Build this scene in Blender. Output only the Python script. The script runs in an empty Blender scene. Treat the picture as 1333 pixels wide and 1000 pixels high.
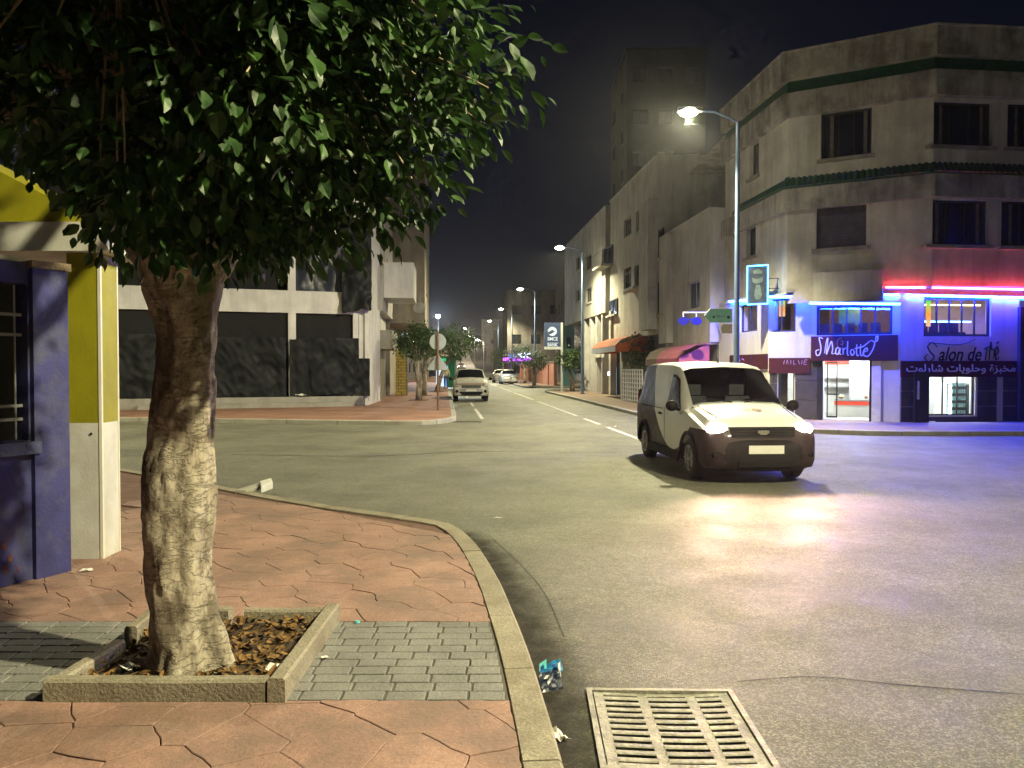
import bpy, bmesh, math, random
from mathutils import Vector, Matrix, noise
random.seed(7)
R = math.radians
scene = bpy.context.scene
C = scene.collection

# ---------------------------------------------------------------- camera, sky, exposure
EYE = 1.72
PITCH = R(1.26)
cam_d = bpy.data.cameras.new('camera'); cam = bpy.data.objects.new('camera', cam_d); C.objects.link(cam)
cam_d.sensor_width = 36.0; cam_d.lens = 27.0; cam_d.clip_start = 0.05; cam_d.clip_end = 3000
cam.location = (0, 0, EYE); cam.rotation_euler = (math.pi/2 - PITCH, 0, 0)
scene.camera = cam

world = bpy.data.worlds.new('World'); scene.world = world; world.use_nodes = True
wn = world.node_tree; wn.nodes.clear()
sky = wn.nodes.new('ShaderNodeTexSky'); sky.sky_type = 'NISHITA'; sky.sun_disc = False
sky.sun_elevation = R(38); sky.sun_rotation = R(200); sky.air_density = 1.5; sky.dust_density = 0.6; sky.ozone_density = 4.0
tint = wn.nodes.new('ShaderNodeMix'); tint.data_type = 'RGBA'; tint.blend_type = 'MULTIPLY'; tint.inputs[0].default_value = 1.0
tint.inputs[7].default_value = (0.62, 0.50, 0.95, 1)
bg = wn.nodes.new('ShaderNodeBackground'); bg.inputs[1].default_value = 0.0013
wo = wn.nodes.new('ShaderNodeOutputWorld')
wn.links.new(sky.outputs[0], tint.inputs[6]); wn.links.new(tint.outputs[2], bg.inputs[0]); wn.links.new(bg.outputs[0], wo.inputs[0])

sun_d = bpy.data.lights.new('moon', 'SUN'); sun_d.energy = 0.004; sun_d.angle = R(0.5); sun_d.color = (0.75, 0.82, 1.0)
sun = bpy.data.objects.new('moon', sun_d); C.objects.link(sun); sun.rotation_euler = (R(40), 0, R(-30)); sun.location = (0, -20, 40)

vs = scene.view_settings
vs.view_transform = 'Standard'; vs.look = 'None'; vs.gamma = 1.0; vs.use_curve_mapping = False; vs.exposure = 0.32
scene.cycles.use_denoising = True
scene.cycles.max_bounces = 6; scene.cycles.diffuse_bounces = 3; scene.cycles.glossy_bounces = 3
scene.cycles.transparent_max_bounces = 8
scene.cycles.sample_clamp_indirect = 3.0
scene.cycles.volume_bounces = 0
scene.cycles.use_adaptive_sampling = True; scene.cycles.adaptive_threshold = .03; scene.cycles.adaptive_min_samples = 20

# ---------------------------------------------------------------- pixel helpers (photograph is 1333 x 1000)
FWD = Vector((0, math.cos(PITCH), -math.sin(PITCH))); UPV = Vector((0, math.sin(PITCH), math.cos(PITCH)))
CAM = Vector((0, 0, EYE))
def ray(px, py):
    return FWD + Vector((1, 0, 0))*((px-666.5)/1000.0) + UPV*((500-py)/1000.0)
def G(px, py, z=0.0):
    d = ray(px, py); t = (z-EYE)/d.z
    return CAM + d*t
def W(px, py, Y):
    d = ray(px, py); return CAM + d*(Y/d.y)
def proj(p):
    v = Vector(p)-CAM; f = v.dot(FWD)
    return (666.5+1000*v.x/f, 500-1000*v.dot(UPV)/f) if f > .05 else (-9999, -9999)
SDX = -0.0865                                   # the street runs this much to the left per metre

# ---------------------------------------------------------------- mesh helpers
class MB:
    def __init__(s): s.v = []; s.f = []
    def poly(s, pts):
        n = len(s.v); s.v += [tuple(p) for p in pts]; s.f.append(tuple(range(n, n+len(pts)))); return s
    def hexa(s, p):                              # p: 4 bottom + 4 top, counterclockwise from above
        n = len(s.v); s.v += [tuple(q) for q in p]
        for a in ((3,2,1,0),(4,5,6,7),(0,1,5,4),(1,2,6,5),(2,3,7,6),(3,0,4,7)): s.f.append(tuple(n+i for i in a))
        return s
    def box(s, x0, x1, y0, y1, z0, z1):
        return s.hexa([(x0,y0,z0),(x1,y0,z0),(x1,y1,z0),(x0,y1,z0),(x0,y0,z1),(x1,y0,z1),(x1,y1,z1),(x0,y1,z1)])
    def fbox(s, F, u0, u1, z0, z1, d0, d1):
        p = [F.pt(u0,z0,d1),F.pt(u1,z0,d1),F.pt(u1,z0,d0),F.pt(u0,z0,d0),F.pt(u0,z1,d1),F.pt(u1,z1,d1),F.pt(u1,z1,d0),F.pt(u0,z1,d0)]
        return s.hexa(p)
    def prism(s, poly, z0, z1, inset=0.0):
        n = len(s.v); k = len(poly)
        s.v += [(p[0],p[1],z0) for p in poly]
        if inset:
            cx = sum(p[0] for p in poly)/k; cy = sum(p[1] for p in poly)/k
            top = []
            for p in poly:
                dx, dy = cx-p[0], cy-p[1]; L = math.hypot(dx,dy) or 1
                top.append((p[0]+dx/L*inset, p[1]+dy/L*inset, z1))
            s.v += [(p[0],p[1],z1-inset*.6) for p in poly]; s.v += top
            s.f.append(tuple(reversed(range(n,n+k)))); s.f.append(tuple(range(n+2*k,n+3*k)))
            for i in range(k):
                j = (i+1)%k
                s.f.append((n+i,n+j,n+k+j,n+k+i)); s.f.append((n+k+i,n+k+j,n+2*k+j,n+2*k+i))
        else:
            s.v += [(p[0],p[1],z1) for p in poly]
            s.f.append(tuple(reversed(range(n,n+k)))); s.f.append(tuple(range(n+k,n+2*k)))
            for i in range(k):
                j = (i+1)%k; s.f.append((n+i,n+j,n+k+j,n+k+i))
        return s
    def tube(s, pts, r, n=8, cap=True):
        pts = [Vector(p) for p in pts]; m = len(pts)
        rs = r if isinstance(r, (list,tuple)) else [r]*m
        base = len(s.v); ref = None
        for i in range(m):
            d = (pts[min(i+1,m-1)]-pts[max(i-1,0)])
            d = d.normalized() if d.length > 1e-9 else Vector((0,0,1))
            if ref is None:
                ref = Vector((0,0,1)) if abs(d.z) < .9 else Vector((1,0,0))
            a = (ref - d*ref.dot(d)); a = a.normalized() if a.length > 1e-6 else d.orthogonal().normalized()
            b = d.cross(a); ref = a
            for k in range(n):
                t = 2*math.pi*k/n; s.v.append(tuple(pts[i]+(a*math.cos(t)+b*math.sin(t))*rs[i]))
        for i in range(m-1):
            for k in range(n):
                q = (k+1)%n; s.f.append((base+i*n+k,base+i*n+q,base+(i+1)*n+q,base+(i+1)*n+k))
        if cap:
            s.f.append(tuple(base+k for k in reversed(range(n)))); s.f.append(tuple(base+(m-1)*n+k for k in range(n)))
        return s
    def disc(s, c, nrm, r0, r1, n=20, th=0.02):
        c = Vector(c); nrm = Vector(nrm).normalized()
        return s.tube([c-nrm*th/2, c+nrm*th/2], [r0, r1], n)
    def sphere(s, c, rx, ry, rz, n=12, m=8):
        b = len(s.v)
        for i in range(m+1):
            t = math.pi*i/m
            for k in range(n):
                a = 2*math.pi*k/n
                s.v.append((c[0]+rx*math.sin(t)*math.cos(a), c[1]+ry*math.sin(t)*math.sin(a), c[2]-rz*math.cos(t)))
        for i in range(m):
            for k in range(n):
                q = (k+1)%n; s.f.append((b+i*n+k,b+i*n+q,b+(i+1)*n+q,b+(i+1)*n+k))
        return s
    def build(s, name, m, parent=None, smooth=False, kind=None):
        me = bpy.data.meshes.new(name); me.from_pydata(s.v, [], s.f); me.validate(); me.update()
        return link(name, me, m, parent, smooth, kind)

def link(name, me, m, parent=None, smooth=False, kind=None):
    o = bpy.data.objects.new(name, me); C.objects.link(o)
    if m is not None and len(me.materials) == 0: me.materials.append(m)
    if smooth:
        me.polygons.foreach_set('use_smooth', [True]*len(me.polygons))
        if smooth != 'all': me.set_sharp_from_angle(angle=R(smooth if smooth is not True else 40))
    if parent is not None:
        o.parent = parent; o.matrix_parent_inverse = world_mat(parent).inverted()
    if kind: o['kind'] = kind
    return o
def world_mat(o):
    m = o.matrix_basis.copy()
    return m if o.parent is None else world_mat(o.parent) @ o.matrix_parent_inverse @ m
def thing(name, label, cat, loc=(0,0,0), rz=0.0, group=None):
    o = bpy.data.objects.new(name, None); C.objects.link(o); o.location = loc; o.rotation_euler = (0,0,rz); o.empty_display_size = .2
    return tag(o, label, cat, group)
def tag(o, label, cat, group=None):
    o['label'] = label; o['category'] = cat
    if group: o['group'] = group
    return o
def struct(o): o['kind'] = 'structure'; return o
def place(o, parent):                             # parent a mesh written in the parent's local space
    o.parent = parent; return o
def copy_tree(o, parent=None):
    c = o.copy(); C.objects.link(c); c.parent = parent
    for ch in list(o.children): copy_tree(ch, c)
    return c

class Fr:                                         # an upright facade plane: u along it, d out of it
    def __init__(s, p, q):
        s.o = Vector((p[0],p[1],0)); d = Vector((q[0]-p[0],q[1]-p[1],0)); s.L = d.length
        s.u = d.normalized(); s.n = Vector((s.u.y,-s.u.x,0))
    def pt(s, u, z, d=0.0): return s.o + s.u*u + s.n*d + Vector((0,0,z))
    def uz(s, px, py, d=0.0):
        r = ray(px,py); p0 = s.o+s.n*d; t = (p0-CAM).dot(s.n)/r.dot(s.n); h = CAM+r*t
        return (h-s.o).dot(s.u), h.z
    def rect(s, x0, y0, x1, y1, d=0.0):
        xm = (x0+x1)/2
        return s.uz(x0,y0,d)[0], s.uz(x1,y0,d)[0], s.uz(xm,y1,d)[1], s.uz(xm,y0,d)[1]

def wall(F, u0, u1, z0, z1, ops, th, name, m, parent, dz=0.0):
    us = sorted(set([u0,u1]+[min(max(v,u0),u1) for o in ops for v in o[:2]])); zs = sorted(set([z0,z1]+[min(max(v,z0),z1) for o in ops for v in o[2:4]]))
    b = MB(); idx = {}
    def vid(u,z,d):
        k = (round(u,5),round(z,5),d)
        if k not in idx: idx[k] = len(b.v); b.v.append(tuple(F.pt(u,z,d)))
        return idx[k]
    solid = {}
    for i in range(len(us)-1):
        for j in range(len(zs)-1):
            cu, cz = (us[i]+us[i+1])/2, (zs[j]+zs[j+1])/2
            solid[i,j] = not any(o[0] < cu < o[1] and o[2] < cz < o[3] for o in ops)
    for (i,j), sld in solid.items():
        if not sld: continue
        a,bb,c,d = us[i],us[i+1],zs[j],zs[j+1]
        b.f.append((vid(a,c,dz),vid(bb,c,dz),vid(bb,d,dz),vid(a,d,dz)))
        b.f.append((vid(a,c,dz-th),vid(a,d,dz-th),vid(bb,d,dz-th),vid(bb,c,dz-th)))
        for (di,dj,e) in ((-1,0,((a,d),(a,c))),(1,0,((bb,c),(bb,d))),(0,-1,((a,c),(bb,c))),(0,1,((bb,d),(a,d)))):
            if not solid.get((i+di,j+dj), False):
                (ua,za),(ub,zb) = e
                b.f.append((vid(ub,zb,dz),vid(ua,za,dz),vid(ua,za,dz-th),vid(ub,zb,dz-th)))
    return b.build(name, m, parent)

def window(F, parent, u0, u1, z0, z1, nu, nz, mf, mp, inset=.12, fw=.06, sill=None, ms=None, dz=0.0, name='window', glass_d=.02):
    """frame with mullions as one part, each pane a sub-part, the sill another"""
    d = dz-inset; b = MB()
    b.fbox(F,u0,u1,z0,z0+fw,d-.05,d); b.fbox(F,u0,u1,z1-fw,z1,d-.05,d)
    b.fbox(F,u0,u0+fw,z0+fw,z1-fw,d-.05,d); b.fbox(F,u1-fw,u1,z0+fw,z1-fw,d-.05,d)
    iu0,iu1,iz0,iz1 = u0+fw,u1-fw,z0+fw,z1-fw; g = fw*.6
    for k in range(1,nu):
        c = iu0+(iu1-iu0)*k/nu; b.fbox(F,c-g/2,c+g/2,iz0,iz1,d-.045,d-.004)
    w = b.build(name, mf, parent)
    for k in range(nu):
        for q in range(nz):
            a0 = iu0+(iu1-iu0)*k/nu + (g/2 if k else 0); a1 = iu0+(iu1-iu0)*(k+1)/nu - (g/2 if k < nu-1 else 0)
            c0 = iz0+(iz1-iz0)*q/nz; c1 = iz0+(iz1-iz0)*(q+1)/nz-(.03 if q < nz-1 else 0)
            MB().fbox(F,a0,a1,c0,c1,d-.034,d-.022).build('pane', mp, w)
    if sill: MB().fbox(F,u0-.1,u1+.1,z0-.10,z0-.005,dz-inset,dz+sill).build('sill', ms, w)
    return w

# ---------------------------------------------------------------- materials
def M(name, col, rough=.7, var=.2, scale=2.0, bump=0.0, bscale=60.0, metal=0.0, spec=.4, streak=0.0, fine=0.0, stain=None, stain_amt=0.0, stain_scale=1.0, speck=0.0, agg=0.0):
    m = bpy.data.materials.new(name); m.use_nodes = True; nt = m.node_tree; N = nt.nodes; L = nt.links
    p = N['Principled BSDF']; p.inputs['Roughness'].default_value = rough; p.inputs['Metallic'].default_value = metal
    p.inputs['Specular IOR Level'].default_value = spec
    geo = N.new('ShaderNodeNewGeometry')
    def nz(sc, det=4, vec=None, rgh=.6):
        t = N.new('ShaderNodeTexNoise'); t.inputs['Scale'].default_value = sc; t.inputs['Detail'].default_value = det; t.inputs['Roughness'].default_value = rgh
        L.new(vec or geo.outputs['Position'], t.inputs['Vector']); return t.outputs['Fac']
    def ramp(f, lo, hi, a, b):
        r = N.new('ShaderNodeMapRange'); r.inputs[1].default_value = lo; r.inputs[2].default_value = hi; r.inputs[3].default_value = a; r.inputs[4].default_value = b
        L.new(f, r.inputs[0]); return r.outputs[0]
    def mul(a, b):
        n = N.new('ShaderNodeMath'); n.operation = 'MULTIPLY'; L.new(a, n.inputs[0]); L.new(b, n.inputs[1]); return n.outputs[0]
    f = ramp(nz(scale), .3, .7, 1-var, 1+var)
    if fine: f = mul(f, ramp(nz(scale*22, 2), .3, .7, 1-fine, 1+fine))
    if speck: f = mul(f, ramp(nz(150, 2, None, .5), .38, .66, 1-speck, 1+speck*1.4))
    if agg:
        vo = N.new('ShaderNodeTexVoronoi'); vo.inputs['Scale'].default_value = 95; L.new(geo.outputs['Position'], vo.inputs['Vector'])
        sx = N.new('ShaderNodeSeparateColor'); L.new(vo.outputs['Color'], sx.inputs[0])
        pw = N.new('ShaderNodeMath'); pw.operation = 'POWER'; pw.inputs[1].default_value = 2.2; L.new(sx.outputs[0], pw.inputs[0])
        f = mul(f, ramp(pw.outputs[0], 0, 1, 1-agg*.55, 1+agg*1.25))
    if streak:
        mp = N.new('ShaderNodeMapping'); mp.inputs['Scale'].default_value = (1.7, 1.7, .22); L.new(geo.outputs['Position'], mp.inputs[0])
        f = mul(f, ramp(nz(1.6, 5, mp.outputs[0], .65), .42, .72, 1.0, 1-streak))
    mx = N.new('ShaderNodeMix'); mx.data_type = 'RGBA'; mx.blend_type = 'MULTIPLY'; mx.inputs[0].default_value = 1.0
    mx.inputs[6].default_value = (*col, 1); L.new(f, mx.inputs[7]); out = mx.outputs[2]
    if stain:
        sm = N.new('ShaderNodeMix'); sm.data_type = 'RGBA'; sm.inputs[7].default_value = (*stain, 1)
        L.new(ramp(nz(stain_scale, 6, None, .68), .46, .64, 0, stain_amt), sm.inputs[0]); L.new(out, sm.inputs[6]); out = sm.outputs[2]
    L.new(out, p.inputs['Base Color'])
    L.new(ramp(nz(scale*3), .3, .7, max(0,rough-.1), min(1,rough+.1)), p.inputs['Roughness'])
    if bump:
        b = N.new('ShaderNodeBump'); b.inputs['Strength'].default_value = bump; b.inputs['Distance'].default_value = .02
        L.new(nz(bscale, 6), b.inputs['Height']); L.new(b.outputs[0], p.inputs['Normal'])
    return m
def E(name, col, s):
    m = bpy.data.materials.new(name); m.use_nodes = True; nt = m.node_tree; nt.nodes.clear()
    e = nt.nodes.new('ShaderNodeEmission'); e.inputs[0].default_value = (*col,1); e.inputs[1].default_value = s
    o = nt.nodes.new('ShaderNodeOutputMaterial'); nt.links.new(e.outputs[0], o.inputs[0]); return m
def glass(name, tintc=(1,1,1), refl=.10):
    m = bpy.data.materials.new(name); m.use_nodes = True; nt = m.node_tree; nt.nodes.clear()
    t = nt.nodes.new('ShaderNodeBsdfTransparent'); t.inputs[0].default_value = (*tintc,1)
    g = nt.nodes.new('ShaderNodeBsdfGlossy'); g.inputs['Roughness'].default_value = .03
    x = nt.nodes.new('ShaderNodeMixShader'); x.inputs[0].default_value = refl
    o = nt.nodes.new('ShaderNodeOutputMaterial'); nt.links.new(t.outputs[0], x.inputs[1]); nt.links.new(g.outputs[0], x.inputs[2]); nt.links.new(x.outputs[0], o.inputs[0]); return m

m_road = M('asphalt', (.168,.164,.120), .56, .16, .5, .9, 150, spec=.5, fine=.15, speck=.25, agg=.62, stain=(.085,.081,.068), stain_amt=.55, stain_scale=.55)
m_dirt = M('gutter_grime', (.030,.027,.022), .85, .35, 6, .8, 60, spec=.2)
m_red = M('red_stamped_concrete', (.31,.185,.148), .74, .26, 2.2, .35, 45, fine=.14, stain=(.18,.125,.105), stain_amt=.75, stain_scale=1.9, speck=.12)
m_redj = M('red_joint', (.15,.085,.066), .9, .3, 4, .4, 80)
m_paver = M('grey_stamped_paver', (.185,.182,.172), .75, .22, 3.0, .4, 50, fine=.15, speck=.2)
m_paverj = M('grey_joint', (.10,.092,.075), .9, .2, 5, .3, 80)
m_kerb = M('kerb_concrete', (.27,.24,.18), .8, .2, 2.5, .5, 55, fine=.16, speck=.2, stain=(.16,.13,.09), stain_amt=.6, stain_scale=3)
m_kerb2 = M('far_kerb_concrete', (.33,.32,.28), .8, .2, 2.5, .2, 55)
m_walk = M('reddish_pavement_tiles', (.30,.16,.11), .8, .2, .9, .3, 30, fine=.15, stain=(.16,.10,.08), stain_amt=.6, stain_scale=.8)
m_line = M('road_paint', (.62,.60,.54), .7, .25, 5, .2, 60, stain=(.12,.12,.10), stain_amt=.6, stain_scale=7)
m_soil = M('soil', (.060,.040,.024), .95, .4, 9, .9, 40)
m_purple = M('purple_paint', (.050,.052,.185), .6, .25, 3, .25, 40, stain=(.10,.105,.16), stain_amt=.65, stain_scale=3.2, streak=.25)
m_purple2 = M('purple_sill_paint', (.075,.085,.17), .6, .3, 5, .3, 40)
m_yellow = M('yellow_paint', (.31,.285,.012), .55, .12, 2.5, .12, 50, streak=.15)
m_white = M('white_paint', (.66,.655,.62), .65, .12, 3, .15, 50, streak=.18, stain=(.45,.42,.34), stain_amt=.4, stain_scale=2.5)
m_trim = M('pale_corner_trim', (.70,.68,.58), .4, .1, 4)
m_black = M('black_metal', (.015,.015,.016), .5, .2, 6, spec=.5)
m_iron = M('cast_iron', (.33,.315,.26), .48, .35, 9, .6, 55, metal=.25, spec=.6, stain=(.11,.10,.08), stain_amt=.6, stain_scale=14)
m_bark = None
m_pole = M('blue_pole_paint', (.13,.20,.34), .45, .15, 4, spec=.5)
m_grey = M('grey_metal', (.30,.31,.32), .5, .15, 4, spec=.5)
m_housing = M('lamp_housing', (.25,.25,.25), .5, .1, 4)
m_lens = E('lamp_glow', (1.0,.92,.62), 110)
m_lens2 = E('flood_glow', (.72,.86,1.0), 90)

LAMP_COL = (1.0, .91, .55)

# ================================================================ GROUND
KZ = .12                                          # pavement height above the road
# the gully: a real hole in the road sheet under the grate
GX0, GX1, GY0, GY1 = .385, 1.155, 3.22, 4.04
xs = [-90, GX0+.03, GX1-.03, 90]; ys = [-40, GY0+.03, GY1-.03, 126]
rb = MB()
for i in range(3):
    for j in range(3):
        if i == 1 and j == 1: continue
        rb.poly([(xs[i],ys[j],0),(xs[i+1],ys[j],0),(xs[i+1],ys[j+1],0),(xs[i],ys[j+1],0)])
hx0,hx1,hy0,hy1 = xs[1],xs[2],ys[1],ys[2]
struct(rb.build('road', m_road)); rb = MB()
rb.poly([(hx0,hy0,-.5),(hx1,hy0,-.5),(hx1,hy1,-.5),(hx0,hy1,-.5)])
for a,b in (((hx0,hy0),(hx1,hy0)),((hx1,hy0),(hx1,hy1)),((hx1,hy1),(hx0,hy1)),((hx0,hy1),(hx0,hy0))):
    rb.poly([(a[0],a[1],0),(b[0],b[1],0),(b[0],b[1],-.5),(a[0],a[1],-.5)])
struct(rb.build('gully_shaft', M('gully_shade_black', (.010,.009,.008), .9, .3, 6, spec=.1)))  # near-black colour paints the shade seen through the grate slots

# rising ground at the end of the street, with the road climbing it
def street_x(Y, off=0): return -.2 + SDX*(Y-24.6) + off
def hill_z(Y): return 0 if Y < 126 else 17.0*(1-math.cos(min(1,(Y-126)/260.0)*math.pi))/2*1.0
m_hill = M('dark_hillside', (.05,.048,.04), .95, .4, .05)
hb = MB(); yy = [126+13*i for i in range(27)]
for i in range(len(yy)-1):
    hb.poly([(-260,yy[i],hill_z(yy[i])-.03),(220,yy[i],hill_z(yy[i])-.03),(220,yy[i+1],hill_z(yy[i+1])-.03),(-260,yy[i+1],hill_z(yy[i+1])-.03)])
struct(hb.build('hillside', m_hill))
hb = MB()
for i in range(len(yy)-1):
    a, b = yy[i], yy[i+1]
    hb.poly([(street_x(a,-5),a,hill_z(a)+.02),(street_x(a,5),a,hill_z(a)+.02),(street_x(b,5),b,hill_z(b)+.02),(street_x(b,-5),b,hill_z(b)+.02)])
struct(hb.build('hill_road', m_road))

def offset_poly(pts, w):                           # to the left of the walking direction
    out = []
    for i, p in enumerate(pts):
        a = Vector(pts[max(i-1,0)]); b = Vector(pts[min(i+1,len(pts)-1)]); d = (b-a).normalized()
        out.append((p[0]-d.y*w, p[1]+d.x*w))
    return out
def smooth_line(pts, n=6):
    P = [Vector(p) for p in pts]; out = []
    for i in range(len(P)-1):
        p0, p1, p2, p3 = P[max(i-1,0)], P[i], P[i+1], P[min(i+2,len(P)-1)]
        for k in range(n):
            t = k/n
            q = .5*((2*p1)+(-p0+p2)*t+(2*p0-5*p1+4*p2-p3)*t*t+(-p0+3*p1-3*p2+p3)*t**3)
            out.append((q.x,q.y))
    out.append((P[-1].x,P[-1].y)); return out
def kerb_stones(line, w, length, zt, parent, m, gap=.006, jit=.004):
    """line = road side edge, stones lie to the left of it"""
    P = [Vector(p) for p in line]; acc = [0]
    for a, b in zip(P, P[1:]): acc.append(acc[-1]+(b-a).length)
    def at(s):
        for i in range(len(P)-1):
            if s <= acc[i+1] or i == len(P)-2:
                t = (s-acc[i])/max(1e-6,acc[i+1]-acc[i]); return P[i].lerp(P[i+1], t), (P[i+1]-P[i]).normalized()
    s = 0
    while s < acc[-1]-.1:
        e = min(s+length*random.uniform(.92,1.08), acc[-1]); k = max(1,int((e-s)/.25)); b = MB()
        dz = random.uniform(-jit,jit)
        O, I = [], []
        for q in range(k+1):
            p, d = at(s+gap/2+(e-s-gap)*q/k); n = Vector((-d.y,d.x)); O.append(p); I.append(p+n*w)
        bv = .014
        rows = []
        for o_, i_ in zip(O, I):
            dn = (i_-o_).normalized()
            rows.append([(o_.x,o_.y,-.02),(o_.x,o_.y,zt+dz-bv),(o_.x+dn.x*bv,o_.y+dn.y*bv,zt+dz),(i_.x-dn.x*.004,i_.y-dn.y*.004,zt+dz),(i_.x,i_.y,zt+dz-.01),(i_.x,i_.y,-.02)])
        n0 = len(b.v); 
        for r_ in rows: b.v += r_
        for q in range(k):
            for c in range(5):
                b.f.append((n0+q*6+c, n0+(q+1)*6+c, n0+(q+1)*6+c+1, n0+q*6+c+1))
        b.f.append(tuple(n0+c for c in range(6))); b.f.append(tuple(n0+k*6+c for c in reversed(range(6))))
        b.build('kerb_stone', m, parent)
        s = e

# ---- near pavement (camera side)
near_outer = smooth_line([(.30,1.2),(.262,2.2),(.207,3.07),(.155,3.68),(.095,4.30),(.012,4.97),(-.125,5.93),(-.345,7.02),(-.60,7.78),(-.88,8.06),(-1.9,8.72),(-3.07,9.62),(-6.3,12.2),(-14,17.6)], 5)
KW = .165
near_inner = offset_poly(near_outer, KW)
base = MB(); base.prism([*near_inner, (-30,17.6), (-30,-6), (.13,-6), (.13,1.2)], 0, KZ-.016)
near_pave = struct(base.build('near_pavement', m_redj))
kerb_stones(near_outer, KW, .95, KZ+.004, near_pave, m_kerb)
# edge as half planes for clipping the slabs (region is convex towards the road)
def inner_x(Y):                                    # kerb's inner edge at this depth, right hand run
    best = 9
    for a, b in zip(near_inner, near_inner[1:]):
        if (a[1]-Y)*(b[1]-Y) <= 0 and abs(b[1]-a[1]) > 1e-6:
            best = a[0]+(b[0]-a[0])*(Y-a[1])/(b[1]-a[1]); break
    return best
def clip(poly, a, b, c):                           # keep a*x+b*y <= c
    out = []
    for i in range(len(poly)):
        p, q = poly[i], poly[(i+1)%len(poly)]
        fp, fq = a*p[0]+b*p[1]-c, a*q[0]+b*q[1]-c
        if fp <= 0: out.append(p)
        if fp*fq < 0:
            t = fp/(fp-fq); out.append((p[0]+(q[0]-p[0])*t, p[1]+(q[1]-p[1])*t))
    return out
edges = []
for a, b in zip(near_inner, near_inner[1:]):
    d = (b[0]-a[0], b[1]-a[1]); L_ = math.hypot(*d)
    if L_ < 1e-6: continue
    edges.append((d[1]/L_, -d[0]/L_, (d[1]*a[0]-d[0]*a[1])/L_-.004))
B0, B1 = 3.66, 4.80                                # the grey paver band
def slab_zone(y0, y1, x0, dx, dy, zone):
    seeds = []; rows = int((y1-y0)/dy)+4
    for j in range(-2, rows):
        for i in range(-2, int((.8-x0)/dx)+3):
            seeds.append((x0+(i+.5*(j%2))*dx+random.uniform(-.30,.30)*dx, y0+j*dy+random.uniform(-.34,.34)*dy))
    for s in seeds:
        if not (x0-.2 < s[0] < .75 and y0-.3 < s[1] < y1+.3): continue
        poly = [(s[0]-1,s[1]-1),(s[0]+1,s[1]-1),(s[0]+1,s[1]+1),(s[0]-1,s[1]+1)]
        for q in seeds:
            if q is s: continue
            d = (q[0]-s[0], (q[1]-s[1])); L_ = math.hypot(*d)
            if L_ > 1.3: continue
            mx, my = (q[0]+s[0])/2, (q[1]+s[1])/2
            poly = clip(poly, d[0]/L_, d[1]/L_, (d[0]*mx+d[1]*my)/L_-.0026)
            if len(poly) < 3: break
        if len(poly) < 3: continue
        for e in edges:
            poly = clip(poly, *e)
            if len(poly) < 3: break
        if len(poly) < 3: continue
        poly = clip(poly, 0, 1, y1); poly = clip(poly, 0, -1, -y0) if len(poly) > 2 else poly
        if len(poly) < 3: continue
        area = abs(sum(poly[i][0]*poly[(i+1)%len(poly)][1]-poly[(i+1)%len(poly)][0]*poly[i][1] for i in range(len(poly))))/2
        if area < .0012: continue
        # ragged edge: add wobbling midpoints
        rag = []
        for i in range(len(poly)):
            p, q = poly[i], poly[(i+1)%len(poly)]; L_ = math.hypot(q[0]-p[0],q[1]-p[1]); rag.append(p)
            if L_ > .12:
                for t in (.33,.66):
                    mx, my = p[0]+(q[0]-p[0])*t, p[1]+(q[1]-p[1])*t
                    w = noise.noise(Vector((mx*7,my*7,3.1)))*.022
                    rag.append((mx+w, my+noise.noise(Vector((mx*7,my*7,9.1)))*.022))
        MB().prism(rag, KZ-.03, KZ+random.uniform(-.0022,.0022), .004).build('slab', m_red, near_pave)
slab_zone(2.75, B0-.006, -3.0, .46, .25, 0)
slab_zone(B1+.006, 10.2, -4.2, .45, .205, 1)
# the grey stamped bricks, ten rows
pav = MB(); pav.prism([(-.094,-.0455),(.094,-.0455),(.094,.0455),(-.094,.0455)], -.02, 0, .005)
pme = bpy.data.meshes.new('paver'); pme.from_pydata(pav.v, [], pav.f); pme.materials.append(m_paver)
grey_bed = MB().box(-4.6, -.0, B0, B1, KZ-.03, KZ-.0085)
gb = MB(); xr0 = inner_x(B0)-.004; xr1 = inner_x(B1)-.004
gb.prism([(-4.6,B0),(xr0,B0),(inner_x((B0+B1)/2)-.004,(B0+B1)/2),(xr1,B1),(-4.6,B1)], KZ-.03, KZ-.008)
gb.build('paver_bed', m_paverj, near_pave)
rows = 11; rh = (B1-B0)/rows
for j in range(rows):
    y = B0+(j+.5)*rh; xe = min(inner_x(y-rh/2),inner_x(y+rh/2))-.012
    x = xe-(.20*random.uniform(.3,1) if j%2 else .2*random.uniform(.6,1))*1.0
    first = True; right = xe
    while right > -4.5:
        left = x if first else right-.2*random.uniform(.95,1.06)
        cx, w = (left+right)/2, right-left; right_n = left; first = False
        if not (-2.2 < cx < -1.2) and w > .03 and cx > -4.4:
            o = bpy.data.objects.new('paver', pme); C.objects.link(o); o.parent = near_pave
            o.location = (cx, y, KZ+random.uniform(-.002,.002)); o.scale = (w/.2, rh/.1, 1); o.rotation_euler = (random.uniform(-.006,.006),random.uniform(-.006,.006),random.uniform(-.012,.012))
        right = right_n

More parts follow.
